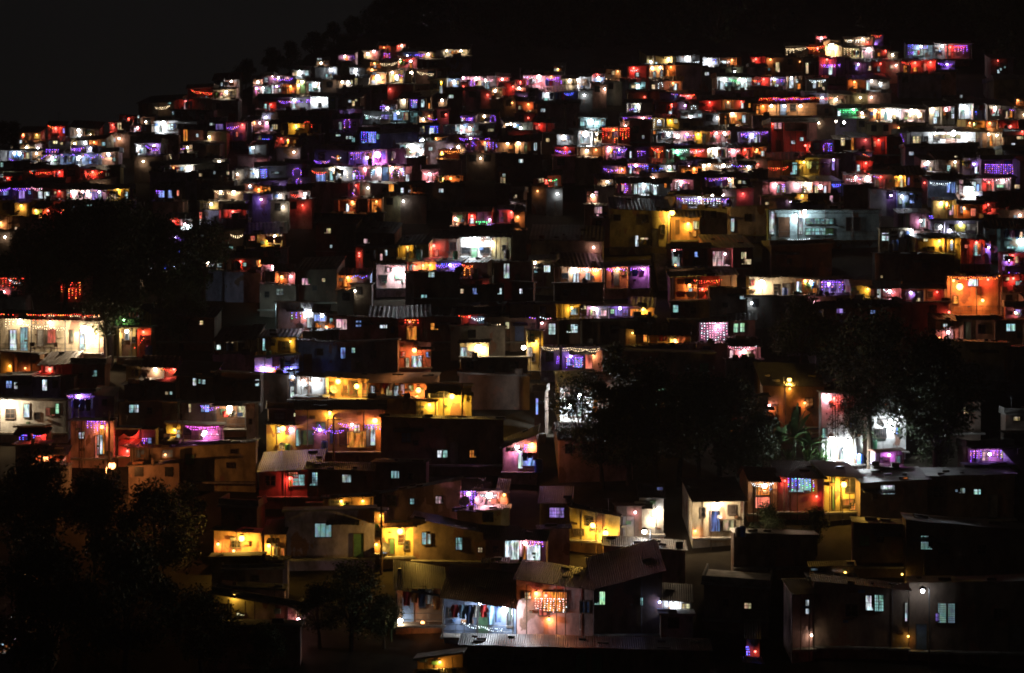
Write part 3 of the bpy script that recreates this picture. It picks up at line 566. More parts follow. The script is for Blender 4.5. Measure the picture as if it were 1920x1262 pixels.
626 694 594 640 pk; Wp640,608,20,19; Wb672,607,9,11
694 748 594 640 pk; Wt719,610,13,10; Dk736,618,6,12
746 806 594 642 br; Lr768,603,1; Do772,625,18,26; Wo770,606,10,14; Cr760,600,784,612
806 862 594 640 br; Wo812,612,14,12; Wk850,612,12,12
742 808 640 688 rd; Lo776,656,5; Wb812,665,8,9; Dw781,678,18,22; Ww764,680,6,18; Wr755,664,8,8
862 916 642 676 ye; Ly898,652,9; Dw866,663,12,22; Wk884,664,8,10; Ly908,652,1
848 944 588 612 br; Gr862,592,884,591; Gw886,595,910,595; Lr880,592,1.1
908 956 594 640 br; Gy920,606,942,607; Ww959,610,10,12
956 1014 596 640 br; Wk1000,610,8,8
670 740 436 462 br; Wp688,452,12,8; Wk720,450,6,6
592 668 420 470 br; Ww614,433,12,9; Ww621,462,4,5
680 746 466 506 ye; Dw724,474,4,10; Lr674,480,.7; Wk700,484,8,8; Wp715,482,4,12
744 804 458 486 ye; La764,462,1.4; Dk764,474,4,18
804 862 444 486 br VT; Lr815,461,3.6; Dr818,474,5,12
862 922 444 486 wh VT; Lw890,451,12; Wk874,470,16,11; Wk909,469,18,11; Dk889,475,10,20; Gw862,443,918,441
922 958 444 486 ol; Ly923,455,2.4; Wk945,465,6,10
848 922 398 424 rd; Ly855,411,2.8; Lr886,405,2.6; Ww885,414,7,10; Cg894,416,920,427; Lv920,412,.6
936 962 394 420 pk; Lr959,398,1.8; Dk948,408,5,16
962 984 396 430 br; Lo970,407,1.9
706 760 497 540 pk; Lw749,507,8; Lp741,504,1.6; Wp730,506,8,7; Wk720,522,10,12
760 818 490 512 or; Lo795,498,2.4; Lr778,499,1.6; La808,497,1.4; Ww770,502,5,8
818 868 490 512 bl; Gv820,497,866,494; Cb824,495,864,502; Lv845,497,1.2
866 914 492 522 br; Gr868,496,890,497; Ao876,508,10,14; Wk892,508,6,8
630 660 515 544 or; Lo652,517,2.4; Do648,530,6,14; Lo665,532,.9
660 694 514 532 bl; Zb660,516,692,521
776 862 510 558 br; Ww809,515,11,9; Wk830,525,8,8; Wt795,556,10,6
862 944 535 570 br; Ww852,546,6,8; Wb891,546,9,11; Ww937,546,7,11
926 998 492 560 br; Wt950,508,10,27; Wk970,520,8,10
1112 1142 386 408 pk; Wp1122,394,13,12; Dp1121,407,4,9; Ly1144,393,2
1144 1256 394 462 ol S; Wk1157,408,12,10; Wk1210,410,12,14; Dw1194,453,5,22; Ww1208,450,14,8; Wk1243,430,7,16
1258 1312 406 450 or S; La1290,420,4; Ww1305,422,10,14; Dk1270,425,6,24; Do1302,438,6,10
1368 1444 388 440 li F; Wk1402,408,12,12; Dw1363,422,6,24
994 1042 488 538 ol F; Ly1003,493,2.4; Wt1026,504,11,12; Ww1005,508,6,6
1040 1132 500 534 or S; Lw1077,505,4; Lo1117,505,3; Lp1100,503,1.4; Dw1080,521,10,18; Wk1058,517,14,9; Dw1102,518,8,14; Gw1070,501,1128,503
1132 1218 500 540 pk; Lo1157,504,3.4; Gv1134,503,1216,501; Dk1155,522,10,26; Wr1167,510,8,10; Lv1205,505,1.8
1040 1130 532 566 br F; Wk1060,548,8,10
960 1000 530 568 br; Ww977,546,5,9
1258 1330 466 502 rd; Dw1267,486,14,30; Lo1266,497,.6; Wb1306,477,7,9; Lp1264,470,.5
1330 1412 464 502 rd; Wp1352,485,32,27; Lp1358,476,1; Ww1395,479,9,12; Ww1400,491,18,9
1256 1382 517 562 or S; Lo1292,534,3; Lr1316,542,1.6; La1372,545,1.4; Gr1300,525,1352,524; Gr1300,538,1326,540; Dw1294,546,6,16; Dk1340,548,8,14; Ww1358,546,10,8; Dr1312,546,8,14
1404 1450 520 556 cr; Ly1425,531,9; Wr1411,530,6,10
1450 1492 520 556 cr; Wk1452,538,8,9; Dk1475,543,14,22; Wk1444,545,8,14
1492 1536 523 553 or; Lo1510,527,3.4; Lw1521,528,1; Ww1499,538,10,20; Do1527,546,8,12
1536 1594 524 553 li; Lw1587,532,3.4; Cv1540,529,1580,546; Wv1561,540,36,18; Lv1552,532,1.4; Dw1588,548,8,10
1594 1632 536 560 ye; Wt1612,556,16,8; La1626,542,1
1632 1652 540 560 br; Dw1652,549,6,20
1648 1688 540 562 rd; Lp1668,544,1.8; Gp1656,542,1680,546
1688 1776 542 566 rd; Ww1721,556,8,18; Wk1744,552,10,10; Lv1705,548,.4; Lr1756,546,.7
1776 1876 518 590 or SV; Lo1795,537,10; Lr1818,525,3.2; Lo1840,563,3; Lr1850,524,2; Lo1786,526,2; Dw1824,530,18,12; Dk1835,545,8,14; Wo1792,562,10,14; Go1778,519,1874,517
1876 1924 515 548 rd; Lr1898,522,2; Ww1910,534,12,14; Ww1888,523,8,5
1754 1798 600 640 or; Lp1776,623,2.4; Ww1775,610,14,5; Dp1780,624,12,22; Lo1760,634,2
1798 1868 600 640 ol F; 
1866 1924 600 650 ol; Ww1895,614,16,13; Wk1912,628,8,10
1000 1106 570 598 ye; La1072,577,2; Ww1077,584,13,12; Ww1095,576,12,7
1100 1180 574 596 li; Lp1112,578,1.6; Lw1118,580,1.4; Lv1162,578,1.8; Wp1130,587,14,10; Wv1165,586,24,12; Wp1112,586,10,10; Wg1148,584,6,8
1180 1226 574 594 or; La1207,579,2.8; Do1190,586,16,13
1012 1110 600 646 br; Ww1035,617,12,20; Ww1073,616,20,15; Gp1014,594,1034,596; Lp1016,602,.4; Gv994,595,1006,596
1110 1192 602 646 br; Wk1150,616,10,10; La1186,624,.5
1192 1296 620 647 or V; La1265,638,3; Wo1225,636,20,12; Do1210,634,6,14; Wk1245,628,10,8
1310 1366 604 644 li; Hp1314,606,1362,642; Lp1345,611,1.6
1366 1416 600 634 br; Wg1380,615,8,16; Wg1392,614,8,16
1364 1426 648 674 pk; Lp1395,658,3.4; Gp1366,649,1420,648; Dp1372,664,6,14; Dk1402,664,10,10
1258 1330 566 600 br; Ww1267,579,9,13; Wk1300,582,8,8
1330 1400 540 590 br; Ww1397,557,11,7; Wk1360,572,8,8
1480 1600 578 602 br; Gb1490,584,1514,583; Ly1508,594,.9; Gy1500,592,1520,598; Wv1577,583,16,8
1600 1690 576 604 br; Wb1636,585,9,6; Wk1660,588,8,8
1886 1924 576 604 rd; Wv1910,585,12,9; Lp1904,586,.6; Lr1782,586,1.8
1440 1648 394 450 te VT; Lw1490,405,3.6; Lw1506,397,4.2; Dw1447,418,8,42; Wt1536,415,52,10; Wt1536,434,52,12; Dk1470,426,20,36; Dw1500,424,8,30; Wk1600,420,26,24; Gw1475,448,1520,447
1650 1710 428 474 cr F; Wt1660,444,12,14; Wk1682,439,22,10; Lw1708,432,2; Dk1702,452,3,34
1684 1742 400 432 li; Lp1726,414,1.8; Ww1730,418,10,16; Cb1742,405,1748,420; Lr1745,427,.7
1744 1842 414 440 li F; Lw1763,425,2; Lw1800,419,1.6; Lw1780,432,1.2; Wk1788,426,16,10; Wk1820,426,14,10
1716 1772 446 472 ye S; La1760,452,3; Ww1735,450,8,4; Wk1745,466,14,6
1772 1802 446 486 ye; La1783,453,3.6; Dw1784,462,7,16; Dk1787,474,8,14
1802 1846 448 494 or; Lr1830,455,3.2; Ww1832,468,12,22; Wr1812,462,6,6
1844 1858 452 494 li; Lv1853,464,.8
1848 1922 428 474 te S; Lt1913,450,3.2; Ww1896,464,16,3; Ww1912,440,8,10
1878 1922 474 508 li; Lr1897,479,2; Ww1885,482,9,9; Ww1906,487,5,12; Lv1890,488,1; Wk1915,490,5,12
1888 1922 500 516 br; Gv1890,511,1910,511
1446 1560 460 520 br F; Wk1480,490,8,10
1640 1790 476 530 br S; Wk1700,500,8,8; Ww1652,519,4,4
0 46 518 556 rd; Cr0,522,44,540; Lp8,547,1.4; Gw20,524,46,528
112 156 526 566 rd; Cr116,530,152,560; Lr134,534,.6
0 194 594 661 cr SV; Ly42,602,5; Ly164,616,42; Ly96,604,1.6; Dt25,638,12,38; Dt45,636,13,44; Wr97,630,15,26; Dk76,634,12,30; Dw155,636,10,38; Wy135,630,5,22; Gr0,588,190,589; Gy0,590,190,592; Cy12,598,46,614; Gy50,608,126,614; Cr50,596,120,606
186 206 600 630 gr; Lw190,622,2.6
216 284 580 612 ye F; Wk246,590,16,14; Ww256,590,6,10; Lg232,600,.6
218 284 614 668 ye; Ly239,621,3; Dw238,628,8,18; Wk252,637,9,10; Gr254,652,272,632; Lr271,622,1.8; Wk229,640,6,8
284 370 588 640 br; Wk300,610,8,8
352 402 594 640 br; Ww377,605,8,7
402 480 638 662 cr; Ly432,641,1.6; Wk427,650,6,9; Dw410,652,7,10; Wk452,650,12,12
0 76 662 700 or F; La20,686,.8; Lo50,690,.4
76 136 682 706 rd; Lr95,692,3; Wr95,692,20,10
136 196 683 728 br; Wt177,700,9,11; Wk152,705,8,10
236 264 686 720 ye F; Wk257,699,4,10
266 330 686 712 br; Ly292,689,2.6; Lr327,691,2; Gr306,690,345,692
0 60 704 760 gr; Wb17,721,10,13; Wt30,723,6,12
60 112 706 758 gr; Ww84,722,8,20; Wk104,720,8,12
330 400 704 754 br; Ww365,716,6,13; Ww374,715,4,8; Ww382,716,7,8
300 330 716 752 br; Ww313,737,6,5; Ww321,737,5,5
400 490 700 756 br; Ww484,717,7,12; Wk440,720,8,10
0 128 750 810 wh F; Ly17,754,14; Wk70,780,10,12; Wr95,772,16,14; Dw50,770,10,24; Wg108,766,6,18
128 178 738 786 li; Lv149,743,2.6; Gv130,741,176,742; Dk160,756,30,18; Dk134,756,8,18
178 214 740 786 br; Wk196,754,8,10
132 214 788 858 pk; Lo193,800,3; Cv165,790,198,812; Do192,826,8,50; Dw188,834,9,36; Ww153,816,10,12; Dr182,838,7,40
224 304 752 804 br; Wt247,766,8,14; Wt256,766,7,14; Wk280,770,8,10
222 264 804 854 rd; Lr248,808,2.4; Lr240,845,1.6; Cb248,826,258,838; Wr238,830,12,10
262 292 804 838 br; Cv268,822,276,830; Wb281,826,7,10
342 406 756 802 br; Ww356,765,4,15; Wb380,766,5,12; Wb388,766,7,13; Gv376,760,410,763
404 464 758 802 or V; Ly432,761,9; Wr430,776,8,6; Ww452,772,12,20; Dk420,772,12,9
462 478 758 830 cr; Wk470,790,4,8
312 346 794 824 ye; La328,806,1.6; Dw334,815,6,16
344 418 796 824 pk V; Lm385,809,3; Gm350,798,412,799; Lp380,814,1.4; Dk352,808,12,10; Cp376,814,410,820
336 480 832 902 ol SK-10; Wk438,846,10,6; Wk432,872,12,8
244 340 838 868 br S; Lo310,852,.5
32 88 800 830 rd; Lr79,808,2.4; Cb38,816,78,827; Wr60,812,10,10
66 126 850 872 rd; Lo90,858,10; Wo88,860,16,9; Dr120,860,6,10
478 560 668 702 wh F; Lo512,692,2; Gv480,687,556,696; Wk539,683,10,11; Lv495,690,1.4; Lb545,693,1; Cb484,688,556,697
556 612 706 744 wh S; Lw590,712,2.6; Lw570,714,2
540 558 696 748 bl; Dw548,735,6,20; Lw550,706,.8
610 694 706 746 or SV; La636,714,8; Wo662,728,16,26; Wk622,735,10,8; La671,723,6; Do684,731,8,24; Wo650,730,8,14
694 812 716 746 or SV; Wk705,729,9,9; Dw686,735,7,22; Dw743,735,8,22; Ww771,728,8,10; Lo787,730,7; Dp755,730,6,18; Dy730,732,10,18; Wo718,733,8,12
800 884 722 784 ye F; La846,742,16; Wk790,776,6,8; Wk820,740,40,10
780 818 752 784 ye; La806,756,3; Wk790,775,6,9
500 556 796 848 ye; La530,802,6; Wt523,806,8,10; Wr538,806,6,14; Lv545,804,1.2
504 570 768 796 br F; Ww558,778,14,6
554 722 766 846 or S; La618,774,4; Lo703,788,8; Dt554,820,8,30; Gv588,800,645,806; Gv636,792,676,796; Zv588,796,622,812; Lv600,805,.9; Dk575,820,26,26; Dk645,818,16,30; Ww669,803,10,14; Lp660,796,.8; Dt699,816,8,38; Dk690,818,6,40; Do668,824,34,30; Cv685,797,712,808; Dk623,818,8,26
714 944 784 870 br SK6; Wt825,851,9,13; Wt834,851,9,13; Wo887,851,12,13; Wk780,830,8,8
942 1006 826 884 pk SK-26; Lo998,826,3.4; Lp970,838,3; Lv974,845,1.6; Dw976,860,8,36; Db1000,862,26,22; Cb984,834,990,846
1002 1022 734 812 br; Db1007,762,4,30
486 600 880 930 rd; Lr545,896,3.2; Wt560,900,22,20; Wr550,890,18,8; Do545,900,5,22
576 700 878 940 br S; Wt588,898,14,24; Wt650,897,16,14
700 800 866 920 br S; Wt741,890,14,13; Wk770,892,8,10
716 864 912 976 pk SK-26; Ww773,940,7,10; Wp824,937,13,13
860 900 918 956 li; Cv864,921,898,951; Lv880,925,2.4
896 936 922 954 pk F; Lp915,926,12; Wp915,936,30,22; Gw900,926,932,925
934 952 920 950 or; Lo946,926,1.4
606 700 932 962 or; La640,936,1.6; Wk650,946,10,8; La680,938,1
534 702 956 1046 li FK-3; Wd606,994,30,25
496 536 998 1048 or; La505,1022,2.6; Do530,1036,6,16; Wk512,1018,12,10; Dk517,1036,5,14
400 490 996 1042 or; La460,1006,12; Lo410,1020,1.6; Wk443,1020,16,12; Lo440,1032,1
414 482 950 996 br F; Wk450,970,8,10
700 720 958 1036 or F; La716,966,2; La707,1020,1.4; Wk708,1000,6,12
714 776 986 1042 ye G; La748,990,16; Wk762,1022,9,15; Dk735,1024,8,28; Wo752,1010,10,14; Dw722,1030,8,14
774 910 984 1050 br S6K26; Wt795,1010,7,22; Wt804,1011,6,18; Wt861,1019,11,22; Ww901,1030,7,8
910 950 1010 1052 br; Wk930,1030,10,12
944 978 1010 1056 te; Dt960,1031,26,36
976 1024 1010 1062 pk; Lp985,1016,2.2; Cv995,1015,1018,1030; Dw1000,1036,26,28; Do984,1036,6,34; Gp980,1012,1018,1013
1068 1162 958 1012 ye S9K16; La1113,983,5; La1138,996,12; Wk1105,978,12,14; Wk1112,990,10,8; Wk1085,998,18,10
1156 1204 948 1012 br; Lp1190,960,.4
1012 1070 940 990 br; Wv1044,961,27,18
1200 1244 930 1000 co; Ly1232,957,4; Ly1223,973,3; Wb1250,916,10,4; Lw1234,952,1.4
1298 1396 938 1006 cr; Ly1341,941,14; Db1340,977,18,38; Wk1318,960,8,16; Wk1372,956,14,16; Dy1366,985,20,20; Lo1302,994,1
1402 1458 898 962 or; Ly1432,910,4; Wo1430,920,26,16; Dr1430,942,28,20; Gw1405,904,1450,903
1458 1546 894 958 rd; Cx1478,897,1525,925; Wd1500,910,40,24; Lr1470,900,.9; Lr1530,930,.8
1544 1612 892 958 ye; La1575,906,14; Wk1595,910,20,26; Dk1562,925,4,60; Do1590,942,22,10; Wo1600,950,12,12
1612 1740 900 975 br; Wt1664,918,26,16; Wo1694,898,14,5; Wk1640,930,8,10
1740 1900 890 970 br; Ww1803,920,12,9; Ww1832,922,12,9; Ww1794,920,5,4
1780 1840 752 810 br; Ww1811,771,8,13
1812 1900 838 872 pk V; Cv1816,845,1836,866; Cv1856,845,1890,866; Gv1816,865,1896,866; Lv1850,850,2; Ww1880,852,8,14; Lo1908,850,1.4; Wp1846,855,12,16
1886 1924 778 812 br; Ww1906,785,11,7
1640 1692 846 874 li G; Wt1684,862,8,14; Lm1665,850,.9; Wk1662,862,10,10
1734 1888 640 712 gr S3; 
1888 1924 650 720 br; Wk1905,680,8,8
560 660 640 702 bl; Wb643,662,8,20; Wk600,660,10,10
658 746 640 702 br; Ww661,657,6,9; Wk700,664,10,12; Wk672,684,10,14
484 560 632 672 ye; Wt495,646,7,22; La545,640,.8; Wk512,642,6,10; Wo570,646,5,14
864 990 672 702 br F; Wk920,690,8,8
988 1018 620 694 ye; La1003,640,2.6; Ly981,651,4.4; Wk1000,670,6,14; Dw990,660,8,16
1014 1128 650 694 li; Cv1045,668,1050,690; Cv1062,670,1092,690; Wb1068,678,10,14; Wb1084,680,14,18; Lo1112,664,2; Dr1104,676,12,30; Gy1016,650,1126,653; Lv1070,668,.8
1050 1122 722 788 wh; Lw1084,742,40; Lw1066,760,16; Dw1080,760,30,40; Lo1126,735,3; Do1118,756,8,40
1120 1190 700 790 br; Wk1150,740,10,14; Ww1164,762,5,5
1190 1270 722 770 ye; La1232,731,3.4; Wg1235,735,24,14; Ww1224,758,14,8; Wy1208,728,10,18
1350 1440 745 820 br; Wb1360,784,10,6; Lr1370,780,.7; Wo1370,805,12,6; Lw1369,766,.4
1430 1545 722 800 or; La1480,718,.6; Lo1448,765,.9; Lo1508,755,.8; Lp1442,760,.6; Wk1495,770,12,14
1540 1618 738 868 wh; Lr1562,746,2.2; Lw1584,828,12; Lw1582,842,60; Lp1548,742,1.6; Dw1576,850,14,24; Wt1534,812,8,18
1628 1700 746 846 wh S; Lw1664,790,9; Lw1686,756,3; Wo1666,760,14,10; Wk1680,765,6,10; Wk1660,790,26,8; Wb1684,808,8,12; Wk1650,812,22,16
1130 1340 660 730 br F; Wk1200,690,10,12; Wk1290,690,10,12
968 1112 1094 1196 pk S7K16; Lo1006,1112,2.4; Wy990,1118,11,12; Wo1040,1128,44,36; Hq1004,1122,1062,1148; Lr1024,1116,2; Wr1018,1148,14,12; Lo1030,1160,2
1112 1242 1084 1188 br SK-34; Wg1121,1121,20,24; Ww1203,1128,4,14; Lb1236,1128,.3
1242 1296 1124 1150 wh; Lw1262,1133,2.2; Ww1286,1138,14,12
742 832 1102 1166 br SVK14; Lo792,1165,2.6; Ly750,1158,4.4; Dk792,1120,12,40; Lo770,1106,.6
832 968 1120 1188 bl S6VK18; Lw950,1136,14; Lw902,1128,1.6; Lw868,1154,1.2; Dw956,1150,10,46; Gw868,1166,946,1177; Wk845,1150,8,16
782 868 1228 1262 or F7K-14; La826,1240,1.2
864 1330 1212 1275 br S2K8; Wk1000,1240,12,12
1320 1440 1098 1160 br F; Ww1402,1135,12,10; Wk1360,1130,10,12
1400 1424 1194 1240 br; Cb1400,1212,1404,1232; Lr1416,1220,.5
1484 1524 1110 1214 pk; Ww1514,1138,7,26; Ly1520,1190,.15
1526 1702 1096 1212 br S5K16; Wt1631,1130,15,27; Ww1647,1130,17,30; Ww1701,1146,4,34; La1701,1190,.2
1700 1926 984 1090 br S4K18; We1738,1018,20,25; La1692,1077,.2; Wk1840,1030,14,16
1706 1926 1088 1220 br S5; We1768,1150,16,36; We1783,1150,14,36; Wv1758,1158,6,14; Wk1870,1150,14,18
1520 1600 1060 1082 br S5; Ww1522,1068,12,3; Lw1570,1074,1; La1584,1072,.7
1375 1530 1000 1062 br; Wk1450,1020,12,14
1600 1700 980 1060 br; Wk1650,1010,12,12
400 560 1124 1170 ol F5K24; Ww452,1152,16,4; Lp562,1158,1.4; La440,1116,1
420 530 1066 1100 br F; Wk480,1084,10,8
40 90 1182 1200 wh F; Lw44,1190,1.4; Lo96,1186,.7; Wk70,1192,10,8
0 24 1200 1222 li; Ww6,1210,10,7; Lo18,1201,.8
44 66 1060 1096 or; Ly54,1076,1.8; Lp45,1064,.5
"""
# pole lamps: colour x y foot-y power
POLES = """
a 1260 399 466 22
o 210 873 960 22
w 1208 997 1050 4
w 1730 1108 1232 .6
a 618 774 846 5
a 1480 712 800 6
w 1560 822 868 9
t 526 573 612 4
"""
# bare utility poles: x top foot
UTILITY_POLES = """
210 768 872
867 716 784
717 946 1038
628 778 846
1060 200 270
"""
LANDMARKS = """
110 620 the brilliant verandah house
1555 89 the brightest ridge lamp
1760 95 the festooned ridge house
1155 255 the red fairy-light screen
690 258 the blue fairy-light screen
705 295 the magenta doorway
1875 318 the violet fairy-light panel
1470 203 the orange three-lamp verandah
1760 260 the long white verandah
1260 399 the yellow street lamp
1540 420 the white trussed hall
890 465 the white truss-porch house
1825 550 the fiery red house
1580 835 the glaring white wall
210 873 the orange street lamp
845 755 the yellow tarpaulin shelter
615 815 the garlanded orange row
1505 910 the orange house with fairy window
1035 1135 the salmon house with starry window
900 1150 the laundry verandah
748 1012 the bright yellow house
606 994 the twin-pane window
1208 997 the cool white street lamp
1341 960 the cream shed
1630 760 the big branching tree
1150 780 the tall dark tree
230 500 the dark tree clump
152 755 the violet balcony
432 780 the glowing orange balcony
774 650 the red stairway house
1190 130 the red ridge house
1010 150 the pink ridge house
775 140 the warm summit house
306 232 the white lamp on the ridge
355 316 the white lamp on cream wall
150 295 the zigzag violet garland
150 366 the pink-white lit row
555 240 the yellow upslope house
1505 315 the olive-yellow house
1815 357 the glaring white porch
1172 515 the twin pink houses
1140 585 the violet-lit strip
1338 625 the purple fairy-light curtain
670 610 the long brown house
1780 467 the yellow-lit house
975 275 the twin-bulb orange house
1270 288 the green-lit house
1096 259 the white-glaring doorway
710 325 the long pink row
1805 202 the bluish star lamp
438 360 the warm lamp with lit eave
452 494 the orange-red house
515 447 the yellow glowing corner
1352 485 the red-lit window
1730 1108 the lone white floodlight
1738 1018 the grilled square window
90 858 the red tent lamp
60 1190 the pale tarpaulin
485 1140 the dim yellow wall
660 900 the teal-window house
915 935 the bright pink opening
1850 855 the violet balcony lights
450 1015 the blazing orange yard
60 600 the beaded white curtain
860 300 the dark middle gap
"""
# ------------------------------------------------------------------ read the survey of the hillside
LM = [(float(a), float(b), c) for a, b, c in (l.split(' ', 2) for l in LANDMARKS.strip().splitlines())]
class House: pass
def parse(line):
    h = House(); a, _, b = line.partition(';'); t = a.split()
    h.x0, h.x1, h.yt, h.yb = map(float, t[:4]); h.wall = t[4]; fl = t[5] if len(t) > 5 else ''
    h.rnd = random.Random(zlib.crc32(line.encode()))
    h.roof = next((c for c in fl if c in 'SFG'), None)
    mt = re.search(r'[SFG](-?\d+)', fl); h.yaw = float(mt.group(1)) if mt else None
    mt = re.search(r'K(-?\d+)', fl); h.tilt = float(mt.group(1)) if mt else None
    h.ver = 'V' in fl; h.truss = 'T' in fl
    if h.roof is None: r = h.rnd.random(); h.roof = 'S' if r < .72 else ('F' if r < .94 else 'G')
    h.tok = []
    for s in b.split(';'):
        s = s.strip()
        if len(s) > 2: h.tok.append((s[0], s[1], [float(x) for x in s[2:].split(',')]))
    s0 = scale_at(h.yb)
    need = 1.9 if h.ver else 2.4
    h.base = h.yb if (h.yb - h.yt) / s0 >= need else h.yt + 2.4 * scale_at(h.yt + 30)
    h.D = dist_at(h.base); h.s = FOC / h.D
    return h
HS = [parse(l) for l in HOUSES.strip().splitlines()]
for h in HS: h.fill = False

def xover(a, b): return min(a.x1, b.x1) - max(a.x0, b.x0)
# dark houses that stand in front wherever a house's foot is hidden in the photograph
extra = []
for h in HS:
    if h.base < h.yb + 5: continue
    segs = [(h.x0 - 3, h.x1 + 3)]
    for j in HS:
        if j is h or j.D >= h.D - .8 or j.yt > h.yb + 9 or j.base < h.yb + 6: continue
        ns = []
        for a, b in segs:
            if j.x1 <= a or j.x0 >= b: ns.append((a, b)); continue
            if j.x0 > a: ns.append((a, j.x0))
            if j.x1 < b: ns.append((j.x1, b))
        segs = ns
    for a, b in segs:
        if b - a < 12: continue
        e = House(); e.x0, e.x1, e.yt, e.yb = a, b, h.yb + h.rnd.uniform(0, 2), h.yb + 18
        e.base = e.yt + 2.35 * scale_at(e.yt + 30); e.D = dist_at(e.base); e.s = FOC / e.D; e.fill = True
        e.wall = h.rnd.choice(['br', 'gr', 'co', 'li', 'pk', 'ol']); e.roof = h.rnd.choice('SSF'); e.yaw = 0; e.ver = e.truss = False; e.tok = []; e.rnd = h.rnd
        e.yb = e.base
        extra.append(e)
ALL = HS + extra
# more dark houses filling the unlit parts of the slope
rf = random.Random(5)
py = 120.0
TREEZ = [(20,410,400,585), (0,420,880,1262), (1380,1500,640,700)]
while py < 1240:
    x = rf.uniform(-30, 0)
    while x < 1950:
        s = scale_at(py); w = rf.uniform(5, 10) * s
        e = House(); e.x0, e.x1 = x, x + w; e.base = py + rf.uniform(-4, 4); e.yt = e.base - rf.uniform(2.4, 3.1) * s
        e.yb = e.base; e.D = dist_at(e.base); e.s = FOC / e.D; e.fill = True; e.tok = []; e.yaw = rf.uniform(-5, 5); e.ver = e.truss = False
        e.rnd = random.Random(int(x * 7 + py)); e.wall = e.rnd.choice(['br', 'gr', 'co', 'li', 'pk', 'ol', 'te', 'rd']); e.roof = e.rnd.choice('SSSFG')
        ok = e.base < 1200 and e.yt > ridge_py((e.x0 + e.x1) / 2) + 4 and e.base > ridge_py(e.x0) + 20
        if (e.x0 > 880 or e.x1 > 1700) and e.yt < 105: ok = False
        if e.x0 > 1690 and e.x1 < 1960 and e.yt < 85: ok = False
        for a, b, c, d in TREEZ:
            if e.x1 > a and e.x0 < b and e.base > c and e.yt < d: ok = False
        if ok:
            for j in ALL:
                if j.x1 < e.x0 - 2 or j.x0 > e.x1 + 2: continue
                top = e.yt - 6
                if abs(j.D - e.D) < 4.5: ok = False; break
                if j.D > e.D and top < (j.yb if not j.fill else j.yt + 8): ok = False; break
        if ok: ALL.append(e)
        x += w * rf.uniform(.5, 1.1)
    py += 5.0 * scale_at(py) * .397 * .9

# depths and roof rises so that no roof hides what the photograph shows behind it
for h in ALL:
    dmax = min(9.0 if h.D < 190 else 6.5, max(2.2, 1.15 * (h.x1 - h.x0) / h.s))
    for j in ALL:
        if j is not h and j.D > h.D and xover(h, j) > 3: dmax = min(dmax, max(.9, j.D - h.D - .3))
    h.depth = dmax
    lim = -1e9
    for j in ALL:
        if j is h or j.D <= h.D or xover(h, j) < 4: continue
        lim = max(lim, (j.yb if not j.fill else j.yt + 6) - 2 if j.yt < h.yt + 2 else -1e9)
    lim = min(lim, h.yt - .5)
    zt = (HORIZON - h.yt) * h.D / FOC
    h.w = (h.x1 - h.x0) / h.s; h.zb = (HORIZON - h.base) * h.D / FOC; h.h = zt - h.zb
    while True:
        zmax = (HORIZON - lim) * (h.D + h.depth) / FOC if lim > -1e8 else 1e9
        rise = min(zmax - zt, .22 * h.depth + .15)
        if rise > .12 or h.depth < 1.3: break
        h.depth *= .85
    h.rise = max(.06, rise)
    t = getattr(h, 'tilt', None)
    h.dz = t / h.s if t is not None else h.rnd.uniform(-.06, .06) * min(h.w, 7)
    if h.yaw is None: h.yaw = h.rnd.uniform(-11, 11) if h.w < 5 else h.rnd.uniform(-4, 4) if h.w < 9 else h.rnd.uniform(-1.5, 1.5)

# ------------------------------------------------------------------ house builder
def gen_wall(mb, h, m=0):
    w2 = h.w / 2; d = h.depth; z0 = -3.0; zf = h.h; zb_ = h.h + (h.rise if h.roof == 'S' else 0)
    if h.roof == 'G':
        g = h.rise
        mb.add([(-w2,0,z0),(w2,0,z0),(w2,d,z0),(-w2,d,z0),(-w2,0,zf),(w2,0,zf),(w2,d,zf),(-w2,d,zf),(-w2,d/2,zf+g),(w2,d/2,zf+g)],
               [(0,1,5,4),(2,3,7,6),(1,2,6,9,5),(3,0,4,8,7),(4,5,9,8),(6,7,8,9),(0,3,2,1)], m)
    else:
        mb.add([(-w2,0,z0),(w2,0,z0),(w2,d,z0),(-w2,d,z0),(-w2,0,zf),(w2,0,zf),(w2,d,zb_),(-w2,d,zb_)],
               [(0,3,2,1),(4,5,6,7),(0,1,5,4),(1,2,6,5),(2,3,7,6),(3,0,4,7)], m)
